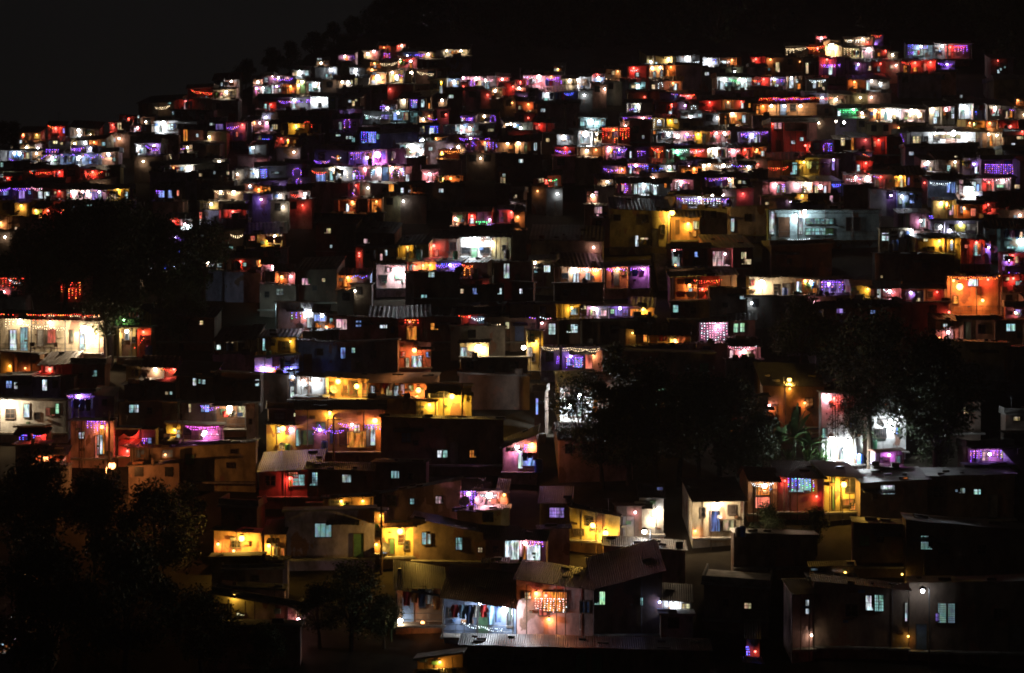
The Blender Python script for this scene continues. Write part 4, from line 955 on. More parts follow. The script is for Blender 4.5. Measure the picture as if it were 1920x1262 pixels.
def gen_roof(mb, h, m=0):
    w2 = h.w / 2 + .18; d = h.depth; ov = 1.5 if h.ver else h.rnd.uniform(.55, .85)
    h.ov = ov; pitch = .16 if h.D < 185 else .42; sd = h.rnd.random() * 9
    if h.roof == 'S':
        sl = h.rise / d
        mb.sheet(-w2, w2, -ov, h.h - ov * sl * .6 + .07, d + .1, h.h + h.rise + .08, pitch, .03, .03, m, h.rnd.uniform(0, .08), sd)
        k = int(h.w / 1.8)
        for i in range(k):                               # stones and planks that hold the sheets down
            x = h.rnd.uniform(-w2 + .4, w2 - .4); t = h.rnd.uniform(.1, .85); y = -ov + (d + ov) * t
            z = h.h - ov*sl*.6 + (h.rise + ov*sl*.6) * t + .05
            a = h.rnd.uniform(.1, .22); mb.box(x - a, x + a*h.rnd.uniform(1, 4), y - a*.7, y + a*.7, z, z + h.rnd.uniform(.1, .2), m)
    elif h.roof == 'G':
        g = h.rise; sl = g / (d / 2)
        mb.sheet(-w2, w2, -ov, h.h - ov * sl * .5 + .07, d/2, h.h + g + .07, pitch, .04, .04, m, 0, sd)
        mb.sheet(-w2, w2, d/2 + .02, h.h + g + .06, d + .2, h.h + .04, pitch, .04, .04, m, 0, sd + 2)
    else:
        mb.box(-w2, w2, -ov, d + .08, h.h + .003, h.h + .15, m)
        p = min(.45, max(0, h.rise - .15))
        if p > .1:
            mb.box(-w2 + .02, w2 - .02, -.12, .02, h.h + .152, h.h + .15 + p, m)
            for sx in (-1, 1): mb.box(sx*(w2-.1) - .07, sx*(w2-.1) + .07, .03, d, h.h + .152, h.h + .15 + p, m)
def pane_and_frame(parent, name, mat, x, z, w, hh, part=None, depth=0, bars=(1, 1), label=None, dark=False):
    """window or doorway: frame with bars is the part, the lit or dark pane its sub-part"""
    f = MB(); t = .06; x0, x1, z0, z1 = x - w/2, x + w/2, z - hh/2, z + hh/2
    f.box(x0 - t, x0, -.09, -.003, z0 - t, z1 + t); f.box(x1, x1 + t, -.09, -.003, z0 - t, z1 + t)
    f.box(x0, x1, -.088, -.004, z1, z1 + t); f.box(x0 - t*.5, x1 + t*.5, -.13, -.092, z0 - t*1.4, z0 - .2*t); f.box(x0, x1, -.088, -.004, z0 - t, z0)
    for i in range(1, bars[0] + 1): xx = x0 + w * i / (bars[0] + 1); f.box(xx - .018, xx + .018, -.07, -.035, z0, z1)
    for i in range(1, bars[1] + 1): zz = z0 + hh * i / (bars[1] + 1); f.box(x0, x1, -.072, -.037, zz - .015, zz + .015)
    fo = f.build(name, M_FRAME, parent)
    p = MB(); p.box(x0, x1, -.032, -.006, z0, z1)
    p.build('pane', mat, fo)
    if label: fo['label'] = label
    return fo
def add_light(parent, loc, c, power, rad=.06):
    l = bpy.data.lights.new('light', 'POINT'); l.energy = power; l.color = LIGHTC.get(c, LIGHTC['w']); l.shadow_soft_size = rad
    o = bpy.data.objects.new('light', l); COL.objects.link(o); o.parent = parent; o.location = loc
    return o
LAMP_W = 46.0
def lamp(h, root, c, x, z, p):
    y = -.3 if not h.ver else -.6
    if p > 4: y -= .35
    if p > 9: y -= .3
    r = min(.07 + .028 * p, .34 if h.D > 190 else .24)
    if h.h - .3 < z < h.h + .8 and h.roof != 'F': z = h.h - .3
    m = MB(); zc = z + r
    m.bar((x, 0, zc + .12), (x, y, zc + .10), .015); m.bar((x, y, zc + .1), (x, y, zc - .01), r * .55, 8, 0, r * .7)
    lo = m.build('lamp', M_STEEL, root)
    b = MB(); b.ball((x, y, z), r, 10, 6); b.build('bulb', M_BULB[c], lo, True)
    add_light(lo, (x, y - .02, z - r - .05), c, LAMP_W * p, .05)

def lean(mb, h):
    """eaves and wall tops that run downhill to one side"""
    mb.v = [(x, y, z - h.dz * x / h.w) if z > h.h * .45 else (x, y, z) for x, y, z in mb.v]
FAIRY = []
def curve_pts(p0, p1, sag=.25, span=2.4):
    a = Vector(p0); b = Vector(p1); n = max(1, round((b - a).length / span)); pts = []
    for i in range(n):
        q0 = a.lerp(b, i / n); q1 = a.lerp(b, (i + 1) / n)
        for k in range(8):
            t = k / 8; q = q0.lerp(q1, t); q.z -= sag * 4 * t * (1 - t); pts.append(q)
    pts.append(b); return pts
def along(pts, step):
    out = []; acc = 0
    for a, b in zip(pts, pts[1:]):
        l = (b - a).length; t = acc
        while t < l: out.append(a.lerp(b, t / l)); t += step
        acc = t - l
    return out
def fairy(h, M, kind, c, v):
    """string of fairy lights hung on the house front; world-space mesh of its own"""
    s = h.s
    def L(px, py, y=-.16): return Vector(((px - (h.x0 + h.x1) / 2) / s, y, (h.base - py) / s))
    lines = []; r = .045 if h.D > 190 else .034; step = .24 if h.D > 190 else .17
    rnd = h.rnd
    if kind == 'G' or kind == 'Z':
        p0, p1 = L(v[0], v[1]), L(v[2], v[3])
        y = -(getattr(h, 'ov', .6) - .08) if abs(p1.x - p0.x) > abs(p1.z - p0.z) and not h.ver else -.2
        p0.y = p1.y = y
        if kind == 'G':
            lines.append(curve_pts(p0, p1, .12 if abs(p1.x - p0.x) > .8 else .03))
            if abs(p1.x - p0.x) > 1.2: lines.append(curve_pts(p0 + Vector((.1, .03, -.12)), p1 + Vector((-.1, .03, -.1)), .2, 1.3))
        else:
            n = max(3, int((p1.x - p0.x) / .7)); zt, zb = max(p0.z, p1.z), min(p0.z, p1.z)
            lines.append([Vector((p0.x + (p1.x - p0.x) * i / n, y, zt if i % 2 else zb)) for i in range(n + 1)])
    elif kind in 'CH':
        p0, p1 = L(v[0], v[1]), L(v[2], v[3]); gap = .34 if kind == 'C' else .26
        if h.D < 190: gap *= .8
        lines.append([p0, Vector((p1.x, p0.y, p0.z))]); n = max(2, int((p1.x - p0.x) / gap)); hgt = p0.z - p1.z
        for i in range(n + 1):
            x = p0.x + (p1.x - p0.x) * i / n; ln = hgt * (rnd.uniform(.55, 1) if kind == 'C' else rnd.uniform(.85, 1))
            lines.append([Vector((x, p0.y - .02, p0.z)), Vector((x + rnd.uniform(-.06, .06), p0.y - .02, p0.z - ln))])
    elif kind == 'A':
        cx, cz, ww, hh = v; c0 = L(cx, cz); a = ww / s / 2; b = hh / s / 2
        pts = [c0 + Vector((-a, 0, -b))] + [c0 + Vector((-a * math.cos(math.pi * k / 10), 0, b * .2 + b * .8 * math.sin(math.pi * k / 10))) for k in range(11)] + [c0 + Vector((a, 0, -b))]
        lines.append(pts)
    cord = MB(); bl = MB(); cols = {'x': 'vgbw', 'v': 'vvvp', 'w': 'w', 'p': 'ppw', 'r': 'rrro', 'b': 'bbv', 'y': 'y', 'q': 'qqw'}.get(c, c)
    cs = sorted(set(cols))
    for pts in lines:
        cord.tube(pts, .008)
        for q in along(pts, step * rnd.uniform(.9, 1.1)):
            rr = r * rnd.uniform(.7, 1.25)
            bl.octa((q.x + rnd.uniform(-.03, .03), q.y - .02, q.z + rnd.uniform(-.03, .01)), rr, cs.index(rnd.choice(cols)))
    root = empty('fairy_light_string', h.root.location, h.root.rotation_euler[2])
    cord.build('cord', M_CORD, root)
    if len(bl.v) <= 6 * 80:
        for i in range(len(bl.v) // 6):
            one = MB(); one.add(bl.v[i*6:i*6+6], [tuple(k - i*6 for k in f) for f in bl.f[i*8:i*8+8]]); one.build('bulb', M_FAIRY[cs[bl.mi[i*8]]], root)
    else: bl.build('bulb_chain', [M_FAIRY[k] for k in cs], root)
    allp = [q for l in lines for q in l]; ctr = sum(allp, Vector()) / len(allp)
    ln = sum((b - a).length for l in lines for a, b in zip(l, l[1:]))
    x0 = min(q.x for q in allp); x1 = max(q.x for q in allp); k = max(1, min(3, round((x1 - x0) / 3)))
    lc = {'x': 'v', 'q': 'p'}.get(c, c)
    for i in range(k):
        add_light(root, (x0 + (x1 - x0) * (i + .5) / k, ctr.y - .3, ctr.z), lc, min(11, 1.2 + ln * .5) / k * 1.5, .2)
    kindn = {'G': 'garland', 'Z': 'zigzag garland', 'C': 'light curtain', 'H': 'dense light screen', 'A': 'light arch'}[kind]
    FAIRY.append((root, c, kindn, (v[0] + v[2]) / 2 if kind != 'A' else v[0], (v[1] + v[3]) / 2 if kind != 'A' else v[1], h))

def px_local(h, px, py): return (px - (h.x0 + h.x1) / 2) / h.s, (h.base - py) / h.s
def build_house(h):
    rn = h.rnd; tin = h.roof == 'S'
    root = empty('tin_roof_shack' if tin else ('gable_house' if h.roof == 'G' else 'flat_roof_house'), ((( h.x0 + h.x1) / 2 - CX) * h.D / FOC, h.D, h.zb), R(-h.yaw))
    h.root = root
    b = MB(); gen_wall(b, h); lean(b, h); b.build('wall', MW[h.wall], root)
    b = MB(); gen_roof(b, h); lean(b, h); b.build('roof', (M_TIN if rn.random() < .6 else M_TIN2) if tin else (M_TILE if h.roof == 'G' else M_SLAB), root)
    ov = h.ov; w2 = h.w / 2
    zvis = (h.base - h.yb) / h.s
    led = 1.7 if h.ver else rn.uniform(.5, .9)
    b = MB(); b.box(-w2 - .1, w2 + .1, -led, -.004, zvis - .16, zvis); b.build('ledge', M_SLAB, root)
    if h.ver:
        b = MB(); n = max(1, int(h.w / 2.6))
        for i in range(n + 1):
            x = -w2 + .1 + (h.w - .2) * i / n; b = MB(); b.bar((x, -ov + .12, zvis), (x, -ov + .12, h.h + (.0 if h.roof != 'S' else -.12)), .05, 6)
            b.build('post', M_STEEL, root)
        b = MB(); y = -ov + .05
        for z in (.45, .9): b.bar((-w2, y, zvis + z), (w2, y, zvis + z), .022)
        k = int(h.w / .9)
        for i in range(k + 1): x = -w2 + h.w * i / max(1, k); b.bar((x, y, zvis), (x, y, zvis + .9), .014)
        b.build('railing', M_STEEL, root)
        if h.truss:
            b = MB(); y = -ov; za, zb = h.h - .35, h.h + .02; k = int(h.w / .55)
            b.bar((-w2, y, za), (w2, y, za), .03); b.bar((-w2, y, zb), (w2, y, zb), .03)
            for i in range(k): b.bar((-w2 + h.w*i/k, y, za if i % 2 else zb), (-w2 + h.w*(i+1)/k, y, zb if i % 2 else za), .02)
            for x in (-w2 * .6, 0, w2 * .6): b.bar((x, y, zb), (x, 0, zb + .1), .03)
            b.build('truss', M_STEEL, root)
    if rn.random() < .3 and not h.fill:
        b = MB(); x = rn.uniform(-w2, w2); y = rn.uniform(0, h.depth * .5); t = h.h + .9 + rn.uniform(0, .8); b.bar((x, y, h.h - .1), (x, y, t), .02)
        for i in range(3): b.bar((x - .35 + .08*i, y, t - .12*i), (x + .35 - .08*i, y, t - .12*i), .012)
        b.build('aerial', M_STEEL, root)
    taken = []; ndoor = 0
    for k, c, v in h.tok:
        if k in 'WD':
            x, z = px_local(h, v[0], v[1])
            w = (v[2] if len(v) > 2 else 9) / h.s; hh = (v[3] if len(v) > 3 else 18) / h.s
            taken.append((x - w/2, x + w/2))
            x = max(-w2 + w/2 + .07, min(w2 - w/2 - .07, x)) if w < h.w - .2 else x
            if c == 'k': mat = M_DARK if k == 'W' else rn.choice(M_DOOR)
            else: mat = M_PANE[rn.choice('wwtyy') if c == 'w' and k == 'W' else rn.choice('ttw') if c == 't' else c]
            if k == 'W':
                bars = rn.choice([(1, 1), (0, 0), (1, 0), (2, 0), (0, 2)]) if h.D > 190 else rn.choice([(1, 2), (1, 0), (2, 1), (3, 4), (5, 0), (1, 1)])
                if c == 'e': bars = (6, 8)
                elif c == 'd': bars = (2, 0)
                elif w < .5: bars = (0, 1)
                elif w > 1.6: bars = (int(w / .6), 1)
                fo_ = pane_and_frame(root, 'window', mat, x, z, w, hh, bars=bars, label=None if c == 'k' else 'lit window')
                if c != 'k' and rn.random() < .45 and w > .35:
                    b = MB(); sd = rn.choice((-1, 1)); cw = w * rn.uniform(.25, .5); xa = x - sd * w/2; nn = 6
                    for i in range(nn): xx = xa + sd * cw * (i + .5) / nn; b.box(xx - cw/nn*.52, xx + cw/nn*.52, -.05 - .012 * (i % 2), -.034, z - hh/2 * rn.uniform(.6, 1), z + hh/2)
                    b.build('curtain', CLOTH[rn.choice(['navy', 'red', 'green', 'white', 'black', 'sky'])], fo_)
            else:
                ndoor += 1
                pane_and_frame(root, 'door', mat, x, z, w, hh, bars=(0, 0), label='closed dark door' if c == 'k' else 'open doorway lit ' + COLN[c])
    # closed doors and dark windows on the free stretches of the front
    x = -w2 + .5
    while x < w2 - .9:
        w = rn.uniform(.6, .9)
        if not any(a - .25 < x + w and b_ + .25 > x for a, b_ in taken) and rn.random() < .55:
            if rn.random() < .4 and h.h - zvis > 1.5:
                pane_and_frame(root, 'door', rn.choice(M_DOOR), x + w/2, zvis + .95, w, min(1.85, h.h - zvis - .2), bars=(0, 0))
            elif h.h - zvis > 1.0:
                pane_and_frame(root, 'window', M_DARK if rn.random() < .6 else rn.choice(M_DOOR), x + w/2, zvis + (h.h - zvis) * .58, w, min(.8, (h.h - zvis) * .45))
            taken.append((x, x + w))
        x += w + rn.uniform(.3, 1.6)
    lit = [t for t in h.tok if t[0] == 'L']
    for k, c, v in lit:
        x, z = px_local(h, v[0], v[1]); lamp(h, root, c, x, z, v[2] if len(v) > 2 else 1)
    if lit and not h.ver and h.D > 186 and h.w > 3.2 and h.h - zvis > .8:      # partitions added to cut the lamplight into smaller patches
        lx = [px_local(h, v[0], v[1])[0] for k, c, v in lit]; x = -w2 + rn.uniform(0, 1.2)
        while x < w2:
            if all(abs(x - a) > .45 for a in lx) and not any(a - .05 < x < b_ + .05 for a, b_ in taken[:sum(1 for t in h.tok if t[0] in 'WD')]) and rn.random() < .8:
                b = MB(); t = rn.uniform(.06, .14); b.box(x - t, x + t, -rn.uniform(.5, .95), -.003, zvis - .5, h.h - rn.uniform(.02, .12))
                b.build('lamplight_partition', MW[h.wall if rn.random() < .6 else rn.choice(['br', 'co', 'gr'])], root); x += rn.uniform(1.6, 2.8)
            else: x += .3
    if lit and rn.random() < .45 and not h.ver:
        for i in range(rn.randint(2, 3)):
            b = MB(); x = rn.uniform(-w2, w2); b.bar((x, -ov + .1, zvis - 1), (x, -ov + .1, h.h), .04, 6)
            b.build('post', M_WOOD, root)
    if rn.random() < .3 and h.h - zvis > 2.0 and not h.ver:
        b = MB(); x = rn.uniform(-w2, w2 * .3); zz = zvis + (h.h - zvis) * .78
        b.sheet(x, x + min(h.w * .5, 2.6), -1.0, zz - .22, 0, zz, .3, .02, .02); b.build('awning', M_TIN2, root)
    if lit:                                        # pipes, meter boxes and shelves on the lit fronts
        b = MB(); x = rn.uniform(-w2, w2); b.bar((x, -.05, zvis - .5), (x, -.05, h.h), .03, 6); b.build('drain_pipe', M_STEEL, root)
        for i in range(rn.randint(1, 3)):
            b = MB(); x = rn.uniform(-w2 + .3, w2 - .3); z = zvis + rn.uniform(.3, max(.5, h.h - zvis - .4)); a = rn.uniform(.08, .25)
            b.box(x - a, x + a, -rn.uniform(.12, .3), -.003, z, z + a * rn.uniform(.6, 1.6))
            b.build('meter_box', rn.choice([M_STEEL, M_WOOD] + M_DOOR), root)
    for k, c, v in h.tok:
        if k in 'GZCHA': fairy(h, None, k, c, v)
for h in HS: build_house(h)
# the darker mass of further houses, with some added bulbs and lit panes
fm = MB(); walls = sorted({h.wall for h in ALL if h.fill}); fmats = [MW[w] for w in walls] + [M_TIN, M_SLAB, M_TILE, M_DARK, M_PANE['w'], M_PANE['y']] + [M_BULB[k] for k in 'wyropv'] + [M_DARK]
nw = len(walls)
for h in ALL:
    if not h.fill: continue
    b = MB(); gen_wall(b, h, walls.index(h.wall)); gen_roof(b, h, nw + {'S': 0, 'F': 1, 'G': 2}[h.roof]); lean(b, h)
    k = int(h.w / .8)                                    # tanks, sacks, pots and planks left along the roof edge
    for i in range(k):
        if h.rnd.random() < .55:
            cx = h.rnd.uniform(-h.w/2, h.w/2); a = h.rnd.uniform(.1, .45); zt = h.rnd.uniform(.08, .5); y = h.rnd.uniform(-h.ov * .7, .6)
            b.box(cx - a, cx + a, y - .15, y + h.rnd.uniform(.1, .3), h.h - .1, h.h + .08 + zt, h.rnd.choice([nw, nw + 1, nw + 2, 0, 1]))
            if h.rnd.random() < .3: b.bar((cx, y, h.h - .2), (cx + h.rnd.uniform(-.2, .2), y, h.h + h.rnd.uniform(.6, 1.4)), .03, 5, nw)
    x = -h.w/2 + .5
    while x < h.w/2 - 1:
        w = h.rnd.uniform(.6, .9)
        if h.rnd.random() < .5 and h.h > 1.2:
            on = h.rnd.random() < .3 and 130 < h.base < 520  # some panes lit at random, added for more points of light
            ws, wh = (w * .6, .4) if on else (w, .8)
            b.box(x, x + ws, -.04, -.004, h.h * .55, h.h * .55 + wh, nw + 3 + (h.rnd.choice([1, 1, 2]) if on else 0))
        x += w + h.rnd.uniform(.4, 2)
    spot = None
    if 120 < h.base < 620 and h.rnd.random() < .36:          # bare bulbs added at random for more pinpoints and light spill
        c = h.rnd.choice('wwyyyrropv'); x = h.rnd.uniform(-h.w * .4, h.w * .4); z = h.h * .72; b.ball((x, -.3, z), .09, 8, 5, len(fmats) - 7 + 'wyropv'.index(c)) ; spot = (x, -.34, z - .16, c)
    M = Matrix.Translation((((h.x0 + h.x1) / 2 - CX) * h.D / FOC, h.D, h.zb)) @ Matrix.Rotation(R(-h.yaw), 4, 'Z')
    if spot: add_light(None, M @ Vector(spot[:3]), spot[3], LAMP_W * h.rnd.uniform(.15, .7), .05)
    b.v = [tuple(M @ Vector(v)) for v in b.v]
    o = len(fm.v); fm.v += b.v; fm.f += [tuple(i + o for i in f) for f in b.f]; fm.mi += b.mi
tag(fm.build('mostly_unlit_shanties', fmats), 'dark mass of mostly unlit shacks packed between the lit houses on the hillside', 'shanties', kind='stuff')
# ------------------------------------------------------------------ lamps on poles
LABELS = []                                   # (object, look, x, y, tail) given their unique labels at the end
def hill(px, py): d = dist_at(py); return wpos(px, py, d), d
for l in POLES.strip().splitlines():
    t = l.split(); c = t[0]; x, y, yb, p = map(float, t[1:])
    g, d = hill(x, yb); s = FOC / d; z = (yb - y) / s
    root = empty('street_lamp', g); side = -1 if x < 1000 or c == 'a' else 1
    b = MB(); b.bar((side*.5, .1, -2), (side*.5, .1, z + .25), .07, 8, 0, .05); b.build('pole', M_STEEL, root)
    b = MB(); b.bar((side*.5, .1, z + .2), (0, 0, z + .3), .03, 6); b.bar((0, 0, z + .33), (0, 0, z + .14), .12, 10, 0, .26); b.build('arm', M_STEEL, root)
    r = min(.13 + .010 * p, .30)
    b = MB(); b.ball((0, 0, z), r, 12, 8); b.build('bulb', M_BULB[c], root, True)
    add_light(root, (0, -.02, z - r - .06), c, LAMP_W * p, .06)
    LABELS.append((root, COLN[c] + ' street lamp on a pole', 'street lamp', 'street lamps on poles', x, y))
for l in UTILITY_POLES.strip().splitlines():
    x, y0, y1 = map(float, l.split()); g, d = hill(x, y1); s = FOC / d; hh = (y1 - y0) / s
    root = empty('utility_pole', g + Vector((0, -1.2, 0)))
    b = MB(); b.bar((0, 0, -2), (0, 0, hh), .11, 8, 0, .08); b.build('pole', M_WOOD, root)
    b = MB(); b.bar((-.5, 0, hh - .3), (.5, 0, hh - .3), .04)
    for k in (-.45, 0, .45): b.bar((k, 0, hh - .3), (k, 0, hh - .12), .03, 6)
    b.build('crossarm', M_STEEL, root)
    LABELS.append((root, 'thin bare utility pole', 'pole', 'utility poles', x, (y0 + y1) / 2))

# ------------------------------------------------------------------ trees
def leafmat(name, c):
    m = surf(name, c, .7, .5, 1.5, .25); return m
M_LEAF = [leafmat('leaves_deep', (.035,.06,.02)), leafmat('leaves_mid', (.05,.08,.025)), leafmat('leaves_banana', (.06,.13,.03))]
M_BARK = surf('bark', (.06,.045,.03), .95, .5, 4, .1, .5)
def tree_mesh(seed, hgt, rad, trunk, nleaf, col=0, leaf=.22):
    rn = random.Random(seed); t = MB()
    top = Vector((rn.uniform(-.4, .4), rn.uniform(-.4, .4), trunk)); t.bar((0, 0, -1.5), top * .55, .30, 8, 0, .22); t.bar(top * .55, top, .22, 8, 0, .16)
    clumps = []
    for i in range(16):
        a = rn.uniform(0, 6.28); rr = rad * math.sqrt(rn.random()) * .8; zz = trunk + (hgt - trunk) * rn.uniform(.02, .92)
        k = math.sin(math.pi * min(1, max(.12, (zz - trunk) / (hgt - trunk) * .85 + .15)))
        p = Vector((math.cos(a) * rr * k, math.sin(a) * rr * k, zz)); clumps.append((p, rad * rn.uniform(.25, .45)))
        mid = top.lerp(p, .5) + Vector((rn.uniform(-.3, .3), rn.uniform(-.3, .3), .2))
        t.bar(top, mid, .10, 6, 0, .06); t.bar(mid, p, .06, 5, 0, .02)
    c = MB()
    for i in range(nleaf):
        p, r = rn.choice(clumps); v = Vector((rn.gauss(0, 1), rn.gauss(0, 1), rn.gauss(0, .75))); v = v.normalized() * r * (rn.random() ** .45) * rn.choice((1, 1, 1.25))
        q = p + v; n = Vector((rn.gauss(0, 1), rn.gauss(0, 1), rn.gauss(.5, 1))).normalized(); u = n.orthogonal().normalized(); w = n.cross(u); a = rn.uniform(0, 6.28)
        u, w = u * math.cos(a) + w * math.sin(a), w * math.cos(a) - u * math.sin(a); l = leaf * rn.uniform(.6, 1.3)
        c.add([tuple(q - u*l), tuple(q - w*l*.42), tuple(q + u*l), tuple(q + w*l*.42)], [(0, 1, 2, 3)])
    mt = t.build('trunk', M_BARK); mc = c.build('crown', M_LEAF[col])
    return mt, mc
protos = {}
def tree(kind, px, py, look, sc=1.0, rz=0.0, dd=0.0, seed=0):
    spec = dict(sparse=(13, 5.6, 4.4, 5200, 0, .2), broad=(11, 4.6, 3.2, 9000, 0, .22), tall=(12, 2.6, 1.5, 6500, 1, .2), round=(7.5, 3.4, 1.6, 6000, 1, .17), ridge=(10, 4.8, 1.0, 3600, 0, .38))[kind]
    key = (kind, seed)
    first = key not in protos
    if first: protos[key] = tree_mesh(100 + seed * 7 + len(kind), *spec)
    g, d = hill(px, py); root = empty('leafy_tree', (g.x, g.y + dd, g.z - .3), rz); root.scale = (sc, sc, sc)
    for o in protos[key]:
        if first: q = o
        else: q = o.copy(); COL.objects.link(q)
        q.parent = root
    LABELS.append((root, look, 'tree', 'trees on the hillside', px, py - spec[0] * sc * FOC / d * .6))
for i, (x, y, k, sc, sd) in enumerate([(120, 588, 'broad', 1.0, 0), (215, 640, 'broad', 1.25, 1), (300, 600, 'broad', .95, 0), (60, 575, 'round', 1.0, 0), (380, 560, 'round', 1.1, 1), (340, 640, 'round', .8, 1), (204, 676, 'sparse', .62, 1)]):
    tree(k, x, y, {'broad': 'dark spreading tree', 'round': 'dense dark tree', 'sparse': 'tree with bare trunk beside the bright verandah'}[k], sc, i * 1.3, 0, sd)
for i, (x, y, k, sc, sd) in enumerate([(1148, 862, 'tall', .88, 0), (1092, 872, 'sparse', .60, 1), (1230, 874, 'broad', .80, 0), (1310, 876, 'broad', .74, 1), (1180, 884, 'round', 1.05, 1), (1385, 880, 'broad', .72, 0), (1270, 890, 'round', 1.1, 0), (1350, 892, 'round', 1.05, 1), (1130, 892, 'round', .8, 0), (1420, 894, 'round', .6, 1)]):
    tree(k, x, y, {'sparse': 'open-crowned tree against a white wall', 'tall': 'tall narrow dark tree', 'round': 'bushy dark tree', 'broad': 'dark spreading tree'}[k], sc, i * 2.1, 0, sd)
for i, (x, y, k, sc, sd) in enumerate([(1632, 880, 'sparse', 1.08, 0), (1755, 890, 'broad', 1.05, 0), (1760, 884, 'round', 1.0, 1), (1602, 874, 'sparse', .60, 1), (1500, 700, 'broad', .66, 0), (1570, 690, 'round', .6, 1)]):
    tree(k, x, y, {'round': 'bushy dark tree', 'broad': 'dark spreading tree', 'sparse': 'tall open-crowned tree with bare limbs'}[k], sc, i * 1.7 + .5, 0, sd)
for i, (x, y, k, sc, sd) in enumerate([(60, 1100, 'broad', .9, 0), (180, 1090, 'broad', .78, 1), (300, 1110, 'broad', .75, 0), (90, 1300, 'broad', .95, 1), (230, 1290, 'broad', .9, 0), (380, 1260, 'round', .8, 0), (30, 990, 'round', .62, 1), (340, 1010, 'round', .6, 0), (660, 1200, 'round', .78, 1), (600, 1195, 'round', .55, 0), (720, 1196, 'round', .45, 1), (1440, 1030, 'round', .5, 0), (1530, 1020, 'round', .42, 1), (500, 1262, 'round', .5, 1)]):
    tree(k, x, y, {'round': 'bushy dark tree', 'broad': 'dark spreading tree', 'sparse': 'tall open-crowned tree with bare limbs'}[k], sc, i * 1.9, 0, sd)
for i, (x, y, sc) in enumerate([(455, 155, .36), (505, 137, .40), (540, 128, .42), (585, 106, .40), (625, 92, .42), (660, 78, .42), (702, 62, .52), (748, 50, .75), (800, 58, 1.2), (860, 62, 1.2), (930, 80, 1.1), (1000, 92, 1.1), (1080, 95, 1.0), (1170, 82, 1.1), (1260, 80, 1.1), (1350, 78, 1.2), (1440, 66, 1.2), (1660, 48, 1.3), (1760, 56, 1.2), (1850, 90, 1.2), (1905, 130, 1.0), (14, 270, .32), (-6, 268, .3)]):
    tree('ridge', x, y, 'black tree silhouette on the ridge', sc, i * 1.1, 3, i % 2)
# banana plants under the yellow lamp and small leafy plants
def fronds(rn, n, ln, wd, up):
    b = MB()
    for i in range(n):
        a = rn.uniform(0, 6.28); tilt = rn.uniform(.35, 1.45); pts = []; l = ln * rn.uniform(.7, 1.1)
        for k in range(7):
            t = k / 6; r = l * math.sin(tilt) * t; z = up + l * math.cos(tilt) * t * (1.25 - .75 * t * tilt)
            pts.append(Vector((math.cos(a) * r, math.sin(a) * r, z)))
        sd = Vector((-math.sin(a), math.cos(a), 0)); vs = []
        for k, p in enumerate(pts):
            w = wd * (.15 + math.sin(math.pi * min(.97, k / 6 + .12))) * .8
            vs += [tuple(p - sd * w + Vector((0, 0, .08 * w))), tuple(p), tuple(p + sd * w + Vector((0, 0, .08 * w)))]
        fs = []
        for k in range(6): a0 = k * 3; fs += [(a0, a0+1, a0+4, a0+3), (a0+1, a0+2, a0+5, a0+4)]
        b.add(vs, fs)
    return b
def plant(px, py, sc, name, look, cat, n=20, ln=2.7, wd=.22, up=1.4, seed=0, dd=0):
    rn = random.Random(seed); g, d = hill(px, py); root = empty(name, (g.x, g.y + dd, g.z)); root.scale = (sc, sc, sc)
    b = MB(); b.bar((0, 0, -1), (0, 0, up), .13, 7, 0, .08); b.build('stem', M_LEAF[1], root)
    fronds(rn, n, ln, wd, up).build('foliage', M_LEAF[2], root)
    LABELS.append((root, look, cat, None, px, py - 30))
for i, (x, y, sc) in enumerate([(1462, 868, 1.25), (1490, 866, 1.45), (1520, 868, 1.1), (1444, 866, 1.0), (1508, 862, .8)]): plant(x, y, sc, 'banana_plant', 'broad-leaved banana plant' if sc > 1.1 else 'small banana plant', 'banana plant', seed=i)
plant(785, 492, .75, 'potted_palm', 'bushy palm lit yellow', 'palm', 40, 2.0, .10, 1.0, 11, -2)
plant(854, 430, .6, 'potted_palm', 'spiky palm by a warm bulb', 'palm', 30, 1.6, .10, .8, 12, -2)
plant(1632, 865, .6, 'shrub', 'leafy shrub in the white glare', 'shrub', 30, 1.8, .12, .3, 13, -1)
for i, (x, y, sc) in enumerate([(1446, 872, .7), (1478, 873, .85), (1512, 873, .9), (1536, 870, .75), (1546, 868, .5)]): plant(x, y, sc, 'shrub', 'tangled leafy shrub under the banana plants', 'shrub', 46, 2.1, .10, .4, 30 + i, -.5)
plant(735, 1180, .7, 'shrub', 'leafy shrub caught by yellow light', 'shrub', 40, 1.7, .09, .3, 14, -1)
plant(770, 745, .5, 'shrub', 'small potted shrub on the ledge', 'shrub', 24, 1.2, .09, .2, 15, -.8)
plant(232, 606, .6, 'shrub', 'green shrub lit from the yellow house', 'shrub', 40, 1.6, .1, .3, 16, -1)

